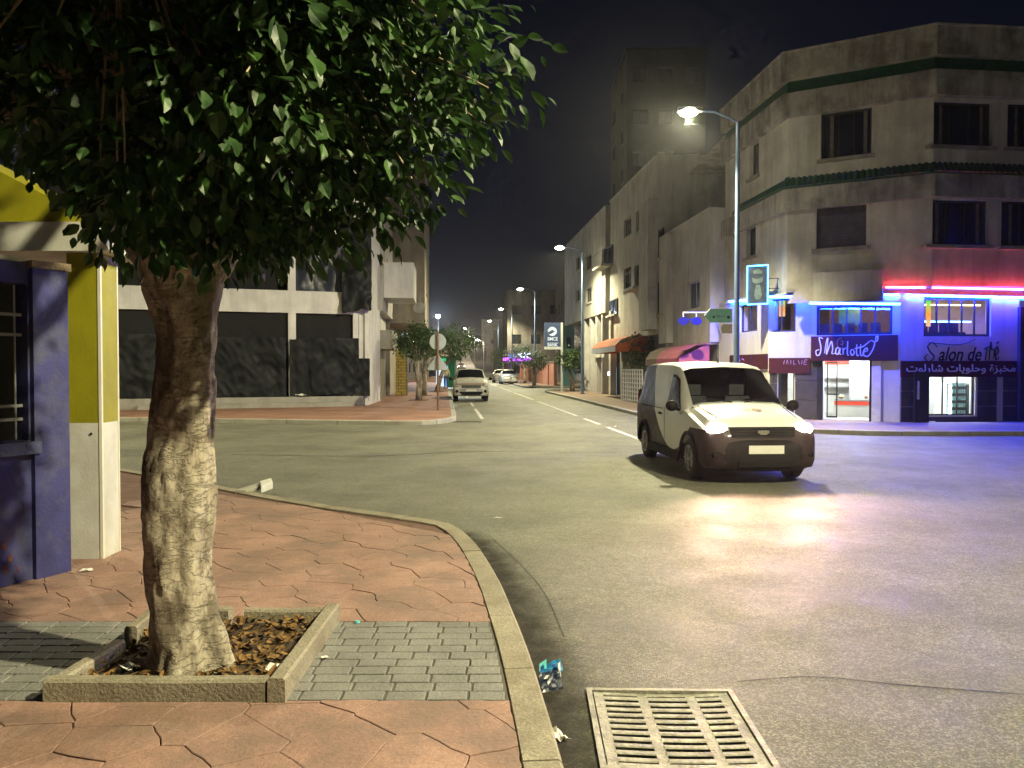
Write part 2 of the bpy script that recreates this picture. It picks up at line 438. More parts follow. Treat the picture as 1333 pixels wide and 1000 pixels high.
# grime in the gutter, a thin sheet with ragged see-through edge
def grime(name, line, offs, m_col, z):
    me_v, me_f, cols = [], [], []
    for k, p in enumerate(line):
        a = Vector(line[max(k-1,0)]); b = Vector(line[min(k+1,len(line)-1)]); d = (b-a).normalized(); n = Vector((d.y,-d.x))
        fade = min(1, k/4, (len(line)-1-k)/4)
        for q, (o, al) in enumerate(offs):
            me_v.append((p[0]+n.x*o, p[1]+n.y*o, z)); cols.append(al*fade)
    w = len(offs)
    for k in range(len(line)-1):
        for q in range(w-1): me_f.append((k*w+q, k*w+q+1, (k+1)*w+q+1, (k+1)*w+q))
    me = bpy.data.meshes.new(name); me.from_pydata(me_v, [], me_f)
    at = me.color_attributes.new('fade', 'FLOAT_COLOR', 'POINT')
    for i, c in enumerate(cols): at.data[i].color = (c,c,c,1)
    m = bpy.data.materials.new(name); m.use_nodes = True; nt = m.node_tree; p = nt.nodes['Principled BSDF']
    p.inputs['Base Color'].default_value = (*m_col,1); p.inputs['Roughness'].default_value = .9; p.inputs['Specular IOR Level'].default_value = .15
    va = nt.nodes.new('ShaderNodeVertexColor'); va.layer_name = 'fade'
    ns = nt.nodes.new('ShaderNodeTexNoise'); ns.inputs['Scale'].default_value = 5; ns.inputs['Detail'].default_value = 7
    ge = nt.nodes.new('ShaderNodeNewGeometry'); nt.links.new(ge.outputs['Position'], ns.inputs['Vector'])
    ad = nt.nodes.new('ShaderNodeMath'); ad.operation = 'MULTIPLY_ADD'; ad.inputs[1].default_value = 1.5; ad.inputs[2].default_value = -.75
    nt.links.new(ns.outputs['Fac'], ad.inputs[0])
    sm = nt.nodes.new('ShaderNodeMath'); sm.operation = 'ADD'; sm.use_clamp = True; nt.links.new(ad.outputs[0], sm.inputs[0]); nt.links.new(va.outputs['Color'], sm.inputs[1])
    ml = nt.nodes.new('ShaderNodeMath'); ml.operation = 'MULTIPLY'; nt.links.new(sm.outputs[0], ml.inputs[0]); nt.links.new(va.outputs['Color'], ml.inputs[1])
    nt.links.new(ml.outputs[0], p.inputs['Alpha'])
    link(name, me, m, None, False, 'stuff')
run = [p for p in near_outer if p[1] < 8.0 and p[1] > 1.3]
grime('gutter_dirt', run, [(-.02,.8),(.06,.85),(.16,.78),(.26,.55),(.40,.22),(.58,0)], (.030,.027,.021), .004)

# ---- pavement on the left corner across the side street
left_k = smooth_line([(-45,29.2),(-30,27.2),(-12.7,24.35),(-6,23.1),(-3.1,22.75),(-2.25,23.2),(-1.86,24.2),(-1.86,25.6),(-2.6,34),(-6.2,75),(-10.6,126)], 4)
lk = list(reversed(left_k))
bl = MB(); inn = offset_poly(lk, -.17)
def pave(line_road, w_sign, closing, name, m):
    inn = offset_poly(line_road, .17*w_sign); b = MB(); poly = inn+closing
    ar = sum(poly[i][0]*poly[(i+1)%len(poly)][1]-poly[(i+1)%len(poly)][0]*poly[i][1] for i in range(len(poly)))
    if ar < 0: poly = poly[::-1]
    # triangulate through bmesh for the concave outline
    bm = bmesh.new(); vs_ = [bm.verts.new((p[0],p[1],KZ)) for p in poly]; bm.faces.new(vs_); bmesh.ops.triangulate(bm, faces=bm.faces[:])
    me = bpy.data.meshes.new(name); bm.to_mesh(me); bm.free()
    return struct(link(name, me, m))
left_pave = pave(left_k, 1, [(-60,126),(-60,29.2)], 'left_pavement', m_walk)
def kerb_long(line, w, zt, parent, m, step):        # sparse stones for far kerbs, built whole where single stones cannot be told apart
    kerb_stones(line, w, step, zt, parent, m, gap=.02, jit=.006)
kerb_long([p for p in left_k if p[1] < 60 and p[0] > -20], .17, KZ+.006, left_pave, m_kerb2, 1.6)
right_k = smooth_line([(40,18.9),(16,19.1),(10,19.15),(8.3,19.6),(6.5,20.7),(5.4,22.4),(4.62,25.2),(4.0,31.5),(3.45,38.5),(2.65,47.5),(2.25,52.3),(2.7,54.4),(4.2,55.6),(12,57)], 4)
m_walk2 = M('right_pavement_tiles', (.24,.17,.12), .75, .2, .9, .3, 30, fine=.2, stain=(.12,.09,.08), stain_amt=.6, stain_scale=.9)
right_pave = pave([p for p in reversed(right_k)], 1, [(40,18.9+.17),(40,57)], 'right_pavement', m_walk2)
kerb_long([p for p in reversed(right_k)][:], .17, KZ+.006, right_pave, m_kerb2, 1.6)
far_k = smooth_line([(12,62),(4.4,62.2),(1.6,63.2),(.95,65),(-1.0,88),(-4.3,126)], 4)
far_pave = pave([p for p in reversed(far_k)], 1, [(12,62.4),(40,62),(40,126)], 'far_pavement', m_walk2)
kerb_long([p for p in reversed(far_k)][6:], .17, KZ+.006, far_pave, m_kerb2, 2.5)

# painted markings
def dash(Y0, Y1, off, w, name='lane_dash'):
    x0 = 3.0+SDX*(Y0-18.7)+off; x1 = 3.0+SDX*(Y1-18.7)+off
    struct(MB().poly([(x0-w/2,Y0,.005),(x0+w/2,Y0,.005),(x1+w/2,Y1,.005),(x1-w/2,Y1,.005)]).build(name, m_line))
for a, b in ((18.2,21.9),(23.0,25.6),(27.0,38.5),(40.5,52),(54,66),(69,82)): dash(a, b, 0, .12)
a = G(620,527); b = G(632,546)
for Y0, Y1 in ((25.4,31.5),(33.6,37.2),(42.5,47)): 
    x0, x1 = -.98+SDX*(Y0-25.4), -.98+SDX*(Y1-25.4)
    struct(MB().poly([(x0-.06,Y0,.005),(x0+.06,Y0,.005),(x1+.06,Y1,.005),(x1-.06,Y1,.005)]).build('parking_line', m_line))
gl = MB()                                            # dark drain strip across the parking lane
for k in range(9): gl.box(-1.83+.10*k,-1.79+.10*k+.02,23.9,24.15,.006,.02)
tag(gl.build('drain_strip', m_black), 'dark slotted drain strip in the road by the pavement corner', 'drain')['kind'] = 'thing'
# road seams / long cracks
m_crack = M('tar_seam', (.030,.028,.025), .7, .3, 5)
def seam(pts, w):
    b = MB(); P = smooth_line(pts, 8)
    for i in range(len(P)-1):
        p, q = P[i], P[i+1]; d = (Vector(q)-Vector(p)).normalized(); n = Vector((-d.y,d.x))
        w0 = w*(.6+.8*abs(noise.noise(Vector((p[0]*3,p[1]*3,0))))); w1 = w*(.6+.8*abs(noise.noise(Vector((q[0]*3,q[1]*3,0)))))
        b.poly([(p[0]-n.x*w0,p[1]-n.y*w0,.004),(p[0]+n.x*w0,p[1]+n.y*w0,.004),(q[0]+n.x*w1,q[1]+n.y*w1,.004),(q[0]-n.x*w1,q[1]-n.y*w1,.004)])
    struct(b.build('road_seam', m_crack))
seam([G(300,592).xy[:], G(480,594).xy[:], G(620,588).xy[:], G(800,590).xy[:]], .022)
seam([G(960,888).xy[:], G(1060,882).xy[:], G(1180,893).xy[:], G(1333,905).xy[:]], .006)
seam([G(640,700).xy[:], G(700,760).xy[:], G(735,830).xy[:]], .004)

# ================================================================ GRATE
gt = thing('gully_grate', 'worn cast iron gully grate with three columns of slots beside the kerb', 'grate', ((GX0+GX1)/2,(GY0+GY1)/2,0), R(-1.2))
def loc(o, par): o.parent = par; return o
hw, hd = (GX1-GX0)/2, (GY1-GY0)/2
fr = MB()
for (x0,x1,y0,y1) in ((-hw,hw,hd-.028,hd),(-hw,hw,-hd,-hd+.028),(-hw,-hw+.028,-hd+.028,hd-.028),(hw-.028,hw,-hd+.028,hd-.028)):
    fr.box(x0,x1,y0,y1,-.06,.016)
loc(fr.build('frame', m_iron), gt)
def sag(x, y): return -.012*(1-(x/hw)**2) + .004*noise.noise(Vector((x*3,y*3,1)))
cols = [(-hw+.085,-.125),(-.075,.125),(.175,hw-.085)]
def bar(x0, x1, y0, y1, nm, zt=.014, th=.016):
    n = 5; b = MB(); top, bot = [], []
    for k in range(n):
        x = x0+(x1-x0)*k/(n-1); z = zt+sag(x,(y0+y1)/2)
        b.v += [(x,y0+.009,z-th),(x,y0,z-.005),(x,y0+.005,z),(x,y1-.005,z),(x,y1,z-.005),(x,y1-.009,z-th)]
    for k in range(n-1):
        for c in range(5): b.f.append((k*6+c,(k+1)*6+c,(k+1)*6+c+1,k*6+c+1))
    b.f.append(tuple(range(6))[::-1]); b.f.append(tuple((n-1)*6+c for c in range(6)))
    loc(b.build(nm, m_iron, None, 30), gt)
def rail(x0, x1, nm):
    b = MB(); n = 14; ya, yb = -hd+.036, hd-.036
    for k in range(n):
        y = ya+(yb-ya)*k/(n-1); z0 = .011+sag(x0,y); z1 = .011+sag(x1,y)
        b.v += [(x0,y,-.03),(x0,y,z0),(x1,y,z1),(x1,y,-.03)]
    for k in range(n-1):
        for c in range(3): b.f.append((k*4+c,k*4+c+1,(k+1)*4+c+1,(k+1)*4+c))
    loc(b.build(nm, m_iron), gt)
rail(-hw+.036, cols[0][0], 'side_rail'); rail(cols[0][1], cols[1][0], 'middle_rail'); rail(cols[1][1], cols[2][0], 'middle_rail'); rail(cols[2][1], hw-.036, 'side_rail')
nr = 12; span = (2*hd-.072)/nr
for (c0,c1) in cols:
    for k in range(nr+1):
        yc = -hd+.036+span*k; hgt = .0165 if 0 < k < nr else .03
        bar(c0-.003, c1+.003, max(-hd+.034,yc-hgt), min(hd-.034,yc+hgt), 'grate_bar')

# ================================================================ STREET LAMPS
def street_lamp(base, arm, label, energy, tilt=R(12), zg=KZ, H=8.75):
    t = thing('street_lamp', label, 'street lamp', (base[0],base[1],zg), 0, 'street lamps along the right side of the street')
    x, y = base; ax, ay = arm
    p = MB(); p.tube([(x,y,zg),(x,y,zg+1.2),(x,y,H-.2)], [.095,.085,.055], 12); p.build('pole', m_pole, t, 60)
    p = MB(); p.tube([(x,y,zg-.01),(x,y,zg+.03)], [.19,.19], 12); p.build('base_plate', m_pole, t)
    a = [(x,y,H-.25),(x+ax*.15,y+ay*.15,H-.12),(x+ax*.5,y+ay*.5,H+.06),(x+ax*.86,y+ay*.86,H+.10)]
    p = MB(); p.tube(a, [.04,.036,.032,.03], 8); p.build('arm', m_pole, t, 60)
    hx, hy = x+ax, y+ay; d = Vector((ax,ay,0)).normalized(); n = Vector((-d.y,d.x,0))
    h = MB(); c = Vector((hx,hy,H+.09)); q = []
    for (l,w,z) in ((-.34,.07,.0),(-.16,.15,0),(.2,.17,0),(.36,.10,.0)):
        q.append([c+d*l-n*w+Vector((0,0,-.03)), c+d*l+n*w+Vector((0,0,-.03)), c+d*l+n*w*.7+Vector((0,0,.09)), c+d*l-n*w*.7+Vector((0,0,.09))])
    for r_ in q: h.v += [tuple(v) for v in r_]
    for i in range(3):
        for k in range(4): h.f.append((i*4+k,i*4+(k+1)%4,(i+1)*4+(k+1)%4,(i+1)*4+k))
    h.f += [(3,2,1,0),(12,13,14,15)]
    hd_ = h.build('lamp_head', m_housing, t, 30)
    e = MB(); e.sphere(c+d*.06+Vector((0,0,-.045)), .25, .22, .11, 14, 8); e.build('lens', m_lens, hd_, 60)
    l = bpy.data.lights.new('lamp_light','SPOT'); l.energy = energy; l.color = LAMP_COL; l.shadow_soft_size = .12
    lo = bpy.data.objects.new('lamp_light', l); C.objects.link(lo); lo.parent = t
    lo.location = (hx-x+d.x*.06, hy-y+d.y*.06, H-.13-zg); lo.rotation_euler = (0,tilt,0); l.spot_size = R(164); l.spot_blend = .55
    return t
LP = 8600
near_side = Vector((-1.3,.12))
def lamp_xy(Y): return 6.28+SDX*(Y-21.5)
street_lamp((lamp_xy(21.5),21.5), (-1.32,.0), 'tall blue street lamp before the neon lit corner building, its lamp brightest of all', LP, tilt=R(34))
street_lamp((lamp_xy(45.7),45.7), (-1.3,.0), 'street lamp standing between the road and the tall ground floor columns', LP*.65)
street_lamp((lamp_xy(69.9),69.9), (-1.3,.0), 'street lamp beside the low pink wall, third along the street', LP*.65)
street_lamp((lamp_xy(94.1),94.1), (-1.3,.0), 'street lamp beyond the purple neon sign, fourth along the street', LP*.65)
street_lamp((lamp_xy(118.3),118.3), (-1.3,.0), 'smallest street lamp in the row, farthest along the street', LP*.65)
# the next lamp of the row stands behind the camera's right shoulder on the near side of the crossing and lights the foreground
street_lamp((8.5,.7), (-1.32,-.0), 'street lamp on the near side of the crossing, out of the picture', LP*1.2, tilt=R(22))
# the side street on the left has its own lamp, hidden past the gatehouse
street_lamp((-13.6,17.6), (.2,1.3), 'street lamp of the side street on the left, hidden behind the gatehouse', LP*.35, tilt=0, zg=0)

# ================================================================ TREE PIT
PX0, PX1, PY0, PY1 = -2.24, -1.075, 3.63, 4.80
pit = thing('tree_pit', 'square concrete tree pit edging with broken side around the trunk', 'tree pit', ((PX0+PX1)/2,(PY0+PY1)/2,KZ))
def board(a, b, w, h, nm, label=None, z0=KZ-.02):
    a, b = Vector(a), Vector(b); d = (b-a).normalized(); n = Vector((-d.y,d.x)); m = MB(); bv = .012; k = 7
    for q in range(k):
        p = a.lerp(b, q/(k-1)); j = noise.noise(Vector((p.x*4,p.y*4,h*30)))*.006
        m.v += [(p.x-n.x*w/2,p.y-n.y*w/2,z0),(p.x-n.x*w/2,p.y-n.y*w/2,z0+h-bv+j),(p.x-n.x*(w/2-bv),p.y-n.y*(w/2-bv),z0+h+j),(p.x+n.x*(w/2-bv),p.y+n.y*(w/2-bv),z0+h+j),(p.x+n.x*w/2,p.y+n.y*w/2,z0+h-bv+j),(p.x+n.x*w/2,p.y+n.y*w/2,z0)]
    for q in range(k-1):
        for c in range(5): m.f.append((q*6+c,q*6+c+1,(q+1)*6+c+1,(q+1)*6+c))
    m.f += [tuple(range(6)), tuple((k-1)*6+c for c in reversed(range(6)))]
    o = m.build(nm, m_kerb, pit)
    if label: o['label'] = label
board((PX0,PY0+.04),(PX1-.105,PY0+.04),.075,.125,'edging_board')
board((PX1-.05,PY0),(PX1-.05,PY1),.085,.135,'edging_board')
board((PX1-.10,PY1-.04),(-1.66,PY1-.04),.07,.115,'edging_board')
board((-1.75,PY1-.05),(-2.16,PY1+.0),.07,.12,'edging_board')
board((-2.20,PY1-.02),(-2.165,4.33),.07,.15,'edging_board','broken end of the side edging, tilted away')
board((-2.185,4.24),(PX0+.02,PY0+.09),.075,.105,'edging_board','sunken side edging board')
sl = MB(); n = 26
for j in range(n+1):
    for i in range(n+1):
        x = PX0+.05+(PX1-PX0-.12)*i/n; y = PY0+.05+(PY1-PY0-.1)*j/n
        e = min(i,n-i,j,n-j)/4
        sl.v.append((x,y,KZ+.012+.025*min(1,e)+.03*noise.noise(Vector((x*6,y*6,0)))+.012*noise.noise(Vector((x*22,y*22,4)))))
for j in range(n):
    for i in range(n): sl.f.append((j*(n+1)+i,j*(n+1)+i+1,(j+1)*(n+1)+i+1,(j+1)*(n+1)+i))
sl.build('soil', m_soil, pit, 'all')
m_dead = M('dead_leaf', (.23,.13,.045), .8, .5, 30, spec=.3, stain=(.025,.016,.010), stain_amt=.92, stain_scale=11)
dl = MB(); rr = random.Random(3)
for k in range(620):
    x = rr.uniform(PX0+.1,PX1-.12); y = rr.uniform(PY0+.09,PY1-.1); z = KZ+.045+rr.uniform(0,.028)+.02*noise.noise(Vector((x*6,y*6,0)))
    s = rr.uniform(.010,.030); a = rr.uniform(0,6.28); rx, ry = rr.uniform(-.6,.6), rr.uniform(-.6,.6)
    Mx = Matrix.Translation((x,y,z)) @ Matrix.Rotation(a,4,'Z') @ Matrix.Rotation(rx,4,'X') @ Matrix.Rotation(ry,4,'Y')
    b0 = len(dl.v)
    for p in ((-1.5,0,.1),(-.5,.6,0),(.6,.55,.1),(1.5,0,.25),(.6,-.55,.1),(-.5,-.6,0),(0,0,-.18)): dl.v.append(tuple(Mx @ Vector((p[0]*s,p[1]*s,p[2]*s))))
    for q in range(6): dl.f.append((b0+q,b0+(q+1)%6,b0+6))
tag(dl.build('leaf_litter', m_dead, None, False, 'stuff'), 'brown dead leaves lying on the soil of the tree pit', 'leaves')

# ================================================================ BIG TREE
def bark_mat():
    m = bpy.data.materials.new('ficus_bark'); m.use_nodes = True; nt = m.node_tree; N = nt.nodes; L = nt.links; p = N['Principled BSDF']
    p.inputs['Roughness'].default_value = .85; p.inputs['Specular IOR Level'].default_value = .2
    g = N.new('ShaderNodeNewGeometry')
    mp = N.new('ShaderNodeMapping'); mp.inputs['Scale'].default_value = (1,1,.55); L.new(g.outputs['Position'], mp.inputs[0])
    n1 = N.new('ShaderNodeTexNoise'); n1.inputs['Scale'].default_value = 7; n1.inputs['Detail'].default_value = 10; n1.inputs['Roughness'].default_value = .78; L.new(mp.outputs[0], n1.inputs['Vector'])
    r1 = N.new('ShaderNodeValToRGB'); r1.color_ramp.elements[0].position = .36; r1.color_ramp.elements[0].color = (.085,.068,.05,1); r1.color_ramp.elements[1].position = .60; r1.color_ramp.elements[1].color = (.46,.41,.33,1)
    e = r1.color_ramp.elements.new(.47); e.color = (.32,.275,.215,1)
    L.new(n1.outputs['Fac'], r1.inputs[0])
    mp2 = N.new('ShaderNodeMapping'); mp2.inputs['Scale'].default_value = (.8,.8,2.4); L.new(g.outputs['Position'], mp2.inputs[0])
    v = N.new('ShaderNodeTexNoise'); v.inputs['Scale'].default_value = 8; v.inputs['Detail'].default_value = 5; v.inputs['Roughness'].default_value = .6; v.inputs['Distortion'].default_value = .6; L.new(mp2.outputs[0], v.inputs['Vector'])
    sb_ = N.new('ShaderNodeMath'); sb_.operation = 'SUBTRACT'; sb_.inputs[1].default_value = .5; L.new(v.outputs['Fac'], sb_.inputs[0])
    ab_ = N.new('ShaderNodeMath'); ab_.operation = 'ABSOLUTE'; L.new(sb_.outputs[0], ab_.inputs[0])
    r2 = N.new('ShaderNodeMapRange'); r2.inputs[1].default_value = 0; r2.inputs[2].default_value = .03; r2.inputs[3].default_value = .30; r2.inputs[4].default_value = 1; L.new(ab_.outputs[0], r2.inputs[0])
    mx = N.new('ShaderNodeMix'); mx.data_type = 'RGBA'; mx.blend_type = 'MULTIPLY'; mx.inputs[0].default_value = .34; L.new(r1.outputs[0], mx.inputs[6]); L.new(r2.outputs[0], mx.inputs[7])
    n4 = N.new('ShaderNodeTexNoise'); n4.inputs['Scale'].default_value = 4.2; n4.inputs['Detail'].default_value = 9; n4.inputs['Roughness'].default_value = .74; L.new(mp.outputs[0], n4.inputs['Vector'])
    r4 = N.new('ShaderNodeMapRange'); r4.inputs[1].default_value = .49; r4.inputs[2].default_value = .58; r4.inputs[3].default_value = 0; r4.inputs[4].default_value = .72; L.new(n4.outputs['Fac'], r4.inputs[0])
    m4 = N.new('ShaderNodeMix'); m4.data_type = 'RGBA'; m4.inputs[7].default_value = (.095,.075,.055,1); L.new(r4.outputs[0], m4.inputs[0]); L.new(mx.outputs[2], m4.inputs[6])
    L.new(m4.outputs[2], p.inputs['Base Color'])
    n3 = N.new('ShaderNodeTexNoise'); n3.inputs['Scale'].default_value = 45; n3.inputs['Detail'].default_value = 5; L.new(g.outputs['Position'], n3.inputs['Vector'])
    ad = N.new('ShaderNodeMath'); ad.operation = 'MULTIPLY_ADD'; ad.inputs[1].default_value = .5; L.new(n3.outputs['Fac'], ad.inputs[0]); L.new(r2.outputs[0], ad.inputs[2])
    b = N.new('ShaderNodeBump'); b.inputs['Strength'].default_value = .7; b.inputs['Distance'].default_value = .012; L.new(ad.outputs[0], b.inputs['Height']); L.new(b.outputs[0], p.inputs['Normal'])
    return m
m_bark = bark_mat()
def leaf_mat(name, c1, c2, rough=.35):
    m = bpy.data.materials.new(name); m.use_nodes = True; nt = m.node_tree; N = nt.nodes; L = nt.links; p = N['Principled BSDF']
    p.inputs['Roughness'].default_value = rough; p.inputs['Specular IOR Level'].default_value = .5
    g = N.new('ShaderNodeNewGeometry'); n = N.new('ShaderNodeTexNoise'); n.inputs['Scale'].default_value = 9; n.inputs['Detail'].default_value = 2; L.new(g.outputs['Position'], n.inputs['Vector'])
    r = N.new('ShaderNodeValToRGB'); r.color_ramp.elements[0].position = .35; r.color_ramp.elements[0].color = (*c1,1); r.color_ramp.elements[1].position = .68; r.color_ramp.elements[1].color = (*c2,1)
    L.new(n.outputs['Fac'], r.inputs[0]); L.new(r.outputs[0], p.inputs['Base Color'])
    t = N.new('ShaderNodeBsdfTranslucent'); L.new(r.outputs[0], t.inputs[0]); x = N.new('ShaderNodeMixShader'); x.inputs[0].default_value = .16
    o = N['Material Output']; L.new(p.outputs[0], x.inputs[1]); L.new(t.outputs[0], x.inputs[2]); L.new(x.outputs[0], o.inputs[0]); return m
m_leaf = leaf_mat('ficus_leaf', (.012,.036,.009), (.045,.105,.018), .5)
m_leaf2 = leaf_mat('street_tree_leaf', (.030,.065,.018), (.07,.13,.03), .5)
m_twig = M('pale_twig', (.30,.24,.15), .8, .3, 20)

TB = Vector((-1.685,3.98,KZ+.02))
tree = thing('street_tree', 'large tree with thick pale trunk and dark leafy crown in the square pit', 'tree', TB)
prof = [(.0,.225,-.0),(.06,.200,0),(.15,.175,-.003),(.35,.160,-.03),(.62,.158,-.055),(.85,.162,-.05),(1.05,.162,-.045),(1.3,.152,-.02),(1.55,.142,.0),(1.75,.142,.01),(1.9,.165,.0),(2.02,.20,-.01),(2.14,.235,-.005),(2.28,.23,.0),(2.45,.17,.0)]
tr = MB(); ns, nrg = 64, 110
for i in range(nrg):
    z = 2.45*i/(nrg-1)
    for k in range(len(prof)-1):
        if prof[k][0] <= z <= prof[k+1][0]: break
    t = (z-prof[k][0])/(prof[k+1][0]-prof[k][0]); t = t*t*(3-2*t)
    r0 = prof[k][1]+(prof[k+1][1]-prof[k][1])*t; ox = prof[k][2]+(prof[k+1][2]-prof[k][2])*t
    for q in range(ns):
        a = 2*math.pi*q/ns
        butt = max(0,1-z/.34)*(.05*math.cos(5*a+1.0)+.04*abs(math.cos(4.5*a+.4))-.03)
        flute = .010*math.cos(3*a+z*1.3)+.007*math.cos(6*a-z*2.1)
        top = max(0,(z-1.75)/.6)*(.035*math.cos(4*a+.8))
        nn = noise.noise(Vector((math.cos(a)*2,math.sin(a)*2,z*2.6)))*.022+noise.noise(Vector((math.cos(a)*6,math.sin(a)*6,z*8)))*.013+noise.noise(Vector((math.cos(a)*14,math.sin(a)*14,z*22)))*.006
        rr_ = r0+butt+flute+top+nn
        # the healed knot facing the street
        ka = (a-(-1.75)); ka = (ka+math.pi)%(2*math.pi)-math.pi; kz = (z-1.42)
        kd = math.sqrt((ka*.17/.055)**2+(kz/.085)**2); rr_ += .014*math.exp(-((kd-1)/.3)**2) - .012*math.exp(-(kd/.5)**2)
        tr.v.append((TB.x+ox+rr_*math.cos(a), TB.y+rr_*math.sin(a), TB.z+z-.03))
for i in range(nrg-1):
    for q in range(ns): tr.f.append((i*ns+q,i*ns+(q+1)%ns,(i+1)*ns+(q+1)%ns,(i+1)*ns+q))
tr.f.append(tuple((nrg-1)*ns+q for q in range(ns)))
tr.build('trunk', m_bark, tree, 'all')
CC = Vector((-1.80,3.48,4.35)); CR = Vector((1.98,1.12,2.15))
rt = random.Random(11)
def limb(p0, p1, r0, r1, sagv, nm, n=12):
    pts = []; p0, p1 = Vector(p0), Vector(p1)
    for k in range(n):
        t = k/(n-1); p = p0.lerp(p1,t); p.z += sagv*math.sin(math.pi*t)
        p += Vector((noise.noise(p*2.2),noise.noise(p*2.2+Vector((7,0,0))),0))*.10*math.sin(math.pi*min(1,t*1.2))
        pts.append(p)
    MB().tube(pts, [r0+(r1-r0)*(k/(n-1))**.8 for k in range(n)], 12).build(nm, m_bark, tree, 'all'); return pts
cz = TB.z+2.18; skeleton = []
for (ex,ey,ez,r0) in ((-3.0,3.6,4.5,.12),(-2.9,4.9,4.3,.11),(-2.2,3.1,4.9,.11),(-1.3,3.3,4.7,.12),(-.55,3.7,4.1,.12),(.1,2.7,4.9,.10),(-.6,5.0,4.4,.11),(-1.6,5.6,4.6,.11),(-1.8,4.3,5.6,.14),(-3.25,3.9,3.75,.07),(-2.35,3.75,5.0,.10)):
    d = Vector((ex-TB.x,ey-TB.y,0)).normalized()
    pts = limb((TB.x+d.x*.10,TB.y+d.y*.10,cz-.12),(ex,ey,ez),r0,.03,.12,'limb'); skeleton += pts[4:]
    for s in range(3):
        a = pts[rt.randint(5,10)]; e = a+Vector((rt.uniform(-.7,.7),rt.uniform(-.7,.7),rt.uniform(-.1,.8)))
        skeleton += limb(a, e, .03, .010, .05, 'branch', 8)[2:]
# the outline the crown shows from the street corner; clumps are scattered in the crown's whole volume
sil = [(-400,-900),(-400,120),(-60,150),(60,190),(110,235),(160,285),(205,316),(300,322),(345,330),(420,300),(470,300),(520,318),(560,300),(592,265),(625,268),(655,235),(672,180),(688,120),(700,60),(716,0),(730,-120),(720,-900)]
def inside(p, poly):
    c = False
    for i in range(len(poly)):
        a, b = poly[i], poly[i-1]
        if (a[1] > p[1]) != (b[1] > p[1]) and p[0] < (b[0]-a[0])*(p[1]-a[1])/(b[1]-a[1])+a[0]: c = not c
    return c
LEAF = ((0,0,0),(.18,.20,.03),(.45,.33,.06),(.75,.24,.04),(1.05,0,-.10),(.75,-.24,.04),(.45,-.33,.06),(.18,-.20,.03),(.5,0,-.04))
LEAF_F = ((0,1,8),(1,2,8),(2,3,8),(3,4,8),(4,5,8),(5,6,8),(6,7,8),(7,0,8))
crown = MB(); big = []; clumps = []
tries = 0
while len(clumps) < 1500 and tries < 90000:
    tries += 1
    v = Vector((rt.gauss(0,1),rt.gauss(0,1),rt.gauss(0,1))).normalized()*(rt.uniform(.62,1.0)**.6)
    if v.z < 0: k_ = abs(v.z)**2.6; v = Vector((v.x,v.y,0)).normalized()*math.sqrt(v.length_squared)*math.sqrt(max(0,1-k_**2))*(rt.uniform(.1,1)**.4)+Vector((0,0,v.z))
    p = Vector((CC.x+v.x*CR.x, CC.y+v.y*CR.y, CC.z+v.z*CR.z))
    if p.z < 2.2 or not inside(proj(p), sil): continue
    if p.z < 2.5 and (p.xy-TB.xy).length < .32: continue
    if any((p-q).length < .09 for q in clumps[-250:]): continue
    clumps.append(p)
for k in range(90):                                  # low foliage that closes round the fork
    a = rt.uniform(0,6.283); r_ = rt.uniform(.28,.75); p = Vector((TB.x+r_*math.cos(a), TB.y-.05+r_*math.sin(a)*.9, rt.uniform(2.30,2.75)))
    if inside(proj(p), sil): clumps.append(p)
LC, LR = Vector((-.05,2.55,4.85)), Vector((1.25,1.1,.95))      # leaf lobe added above the view to shade the crown's underside
k_ = 0
while k_ < 420:
    v = Vector((rt.uniform(-1,1),rt.uniform(-1,1),rt.uniform(-1,1)))
    if v.length > 1: continue
    p = LC+Vector((v.x*LR.x,v.y*LR.y,v.z*LR.z)); k_ += 1
    if proj(p)[1] < -60 or inside(proj(p), sil): clumps.append(p)
def put_leaf(mb, p, d, up, s):
    d = d.normalized(); side = d.cross(up); side = side.normalized() if side.length > 1e-4 else d.orthogonal().normalized(); nn = side.cross(d)
    b0 = len(mb.v)
    for q in LEAF: mb.v.append(tuple(p+d*(q[0]*s)+side*(q[1]*s*.95)+nn*(q[2]*s)))
    for f in LEAF_F: mb.f.append(tuple(b0+i for i in f))
twigs = MB()
for c in clumps:
    near = min(skeleton, key=lambda q: (q-c).length_squared)
    out = (c-CC); out = Vector((out.x/CR.x,out.y/CR.y,out.z/CR.z)).normalized()
    if rt.random() < .55 and (c-near).length < 1.2: twigs.tube([near, near.lerp(c,.5)+Vector((0,0,.05)), c], [.008,.006,.004], 4, False)
    for k in range(rt.randint(32,52)):
        o = Vector((rt.gauss(0,1),rt.gauss(0,1),rt.gauss(0,1)))*.12
        p = c+o
        if o.length > .25 or p.z < 2.14: continue
        d = o.normalized()*.6+out*.5+Vector((rt.uniform(-.5,.5),rt.uniform(-.5,.5),rt.uniform(-.75,.25)))
        up = (out*.5+Vector((rt.uniform(-.5,.5),rt.uniform(-.5,.5),.8))).normalized()
        s = rt.uniform(.045,.095)*(1.25 if rt.random() < .12 else 1)
        if p.y < 4.1 and p.x > -1.5 and len(big) < 1400: big.append((p,d,up,s))
        else: put_leaf(crown, p, d, up, s)
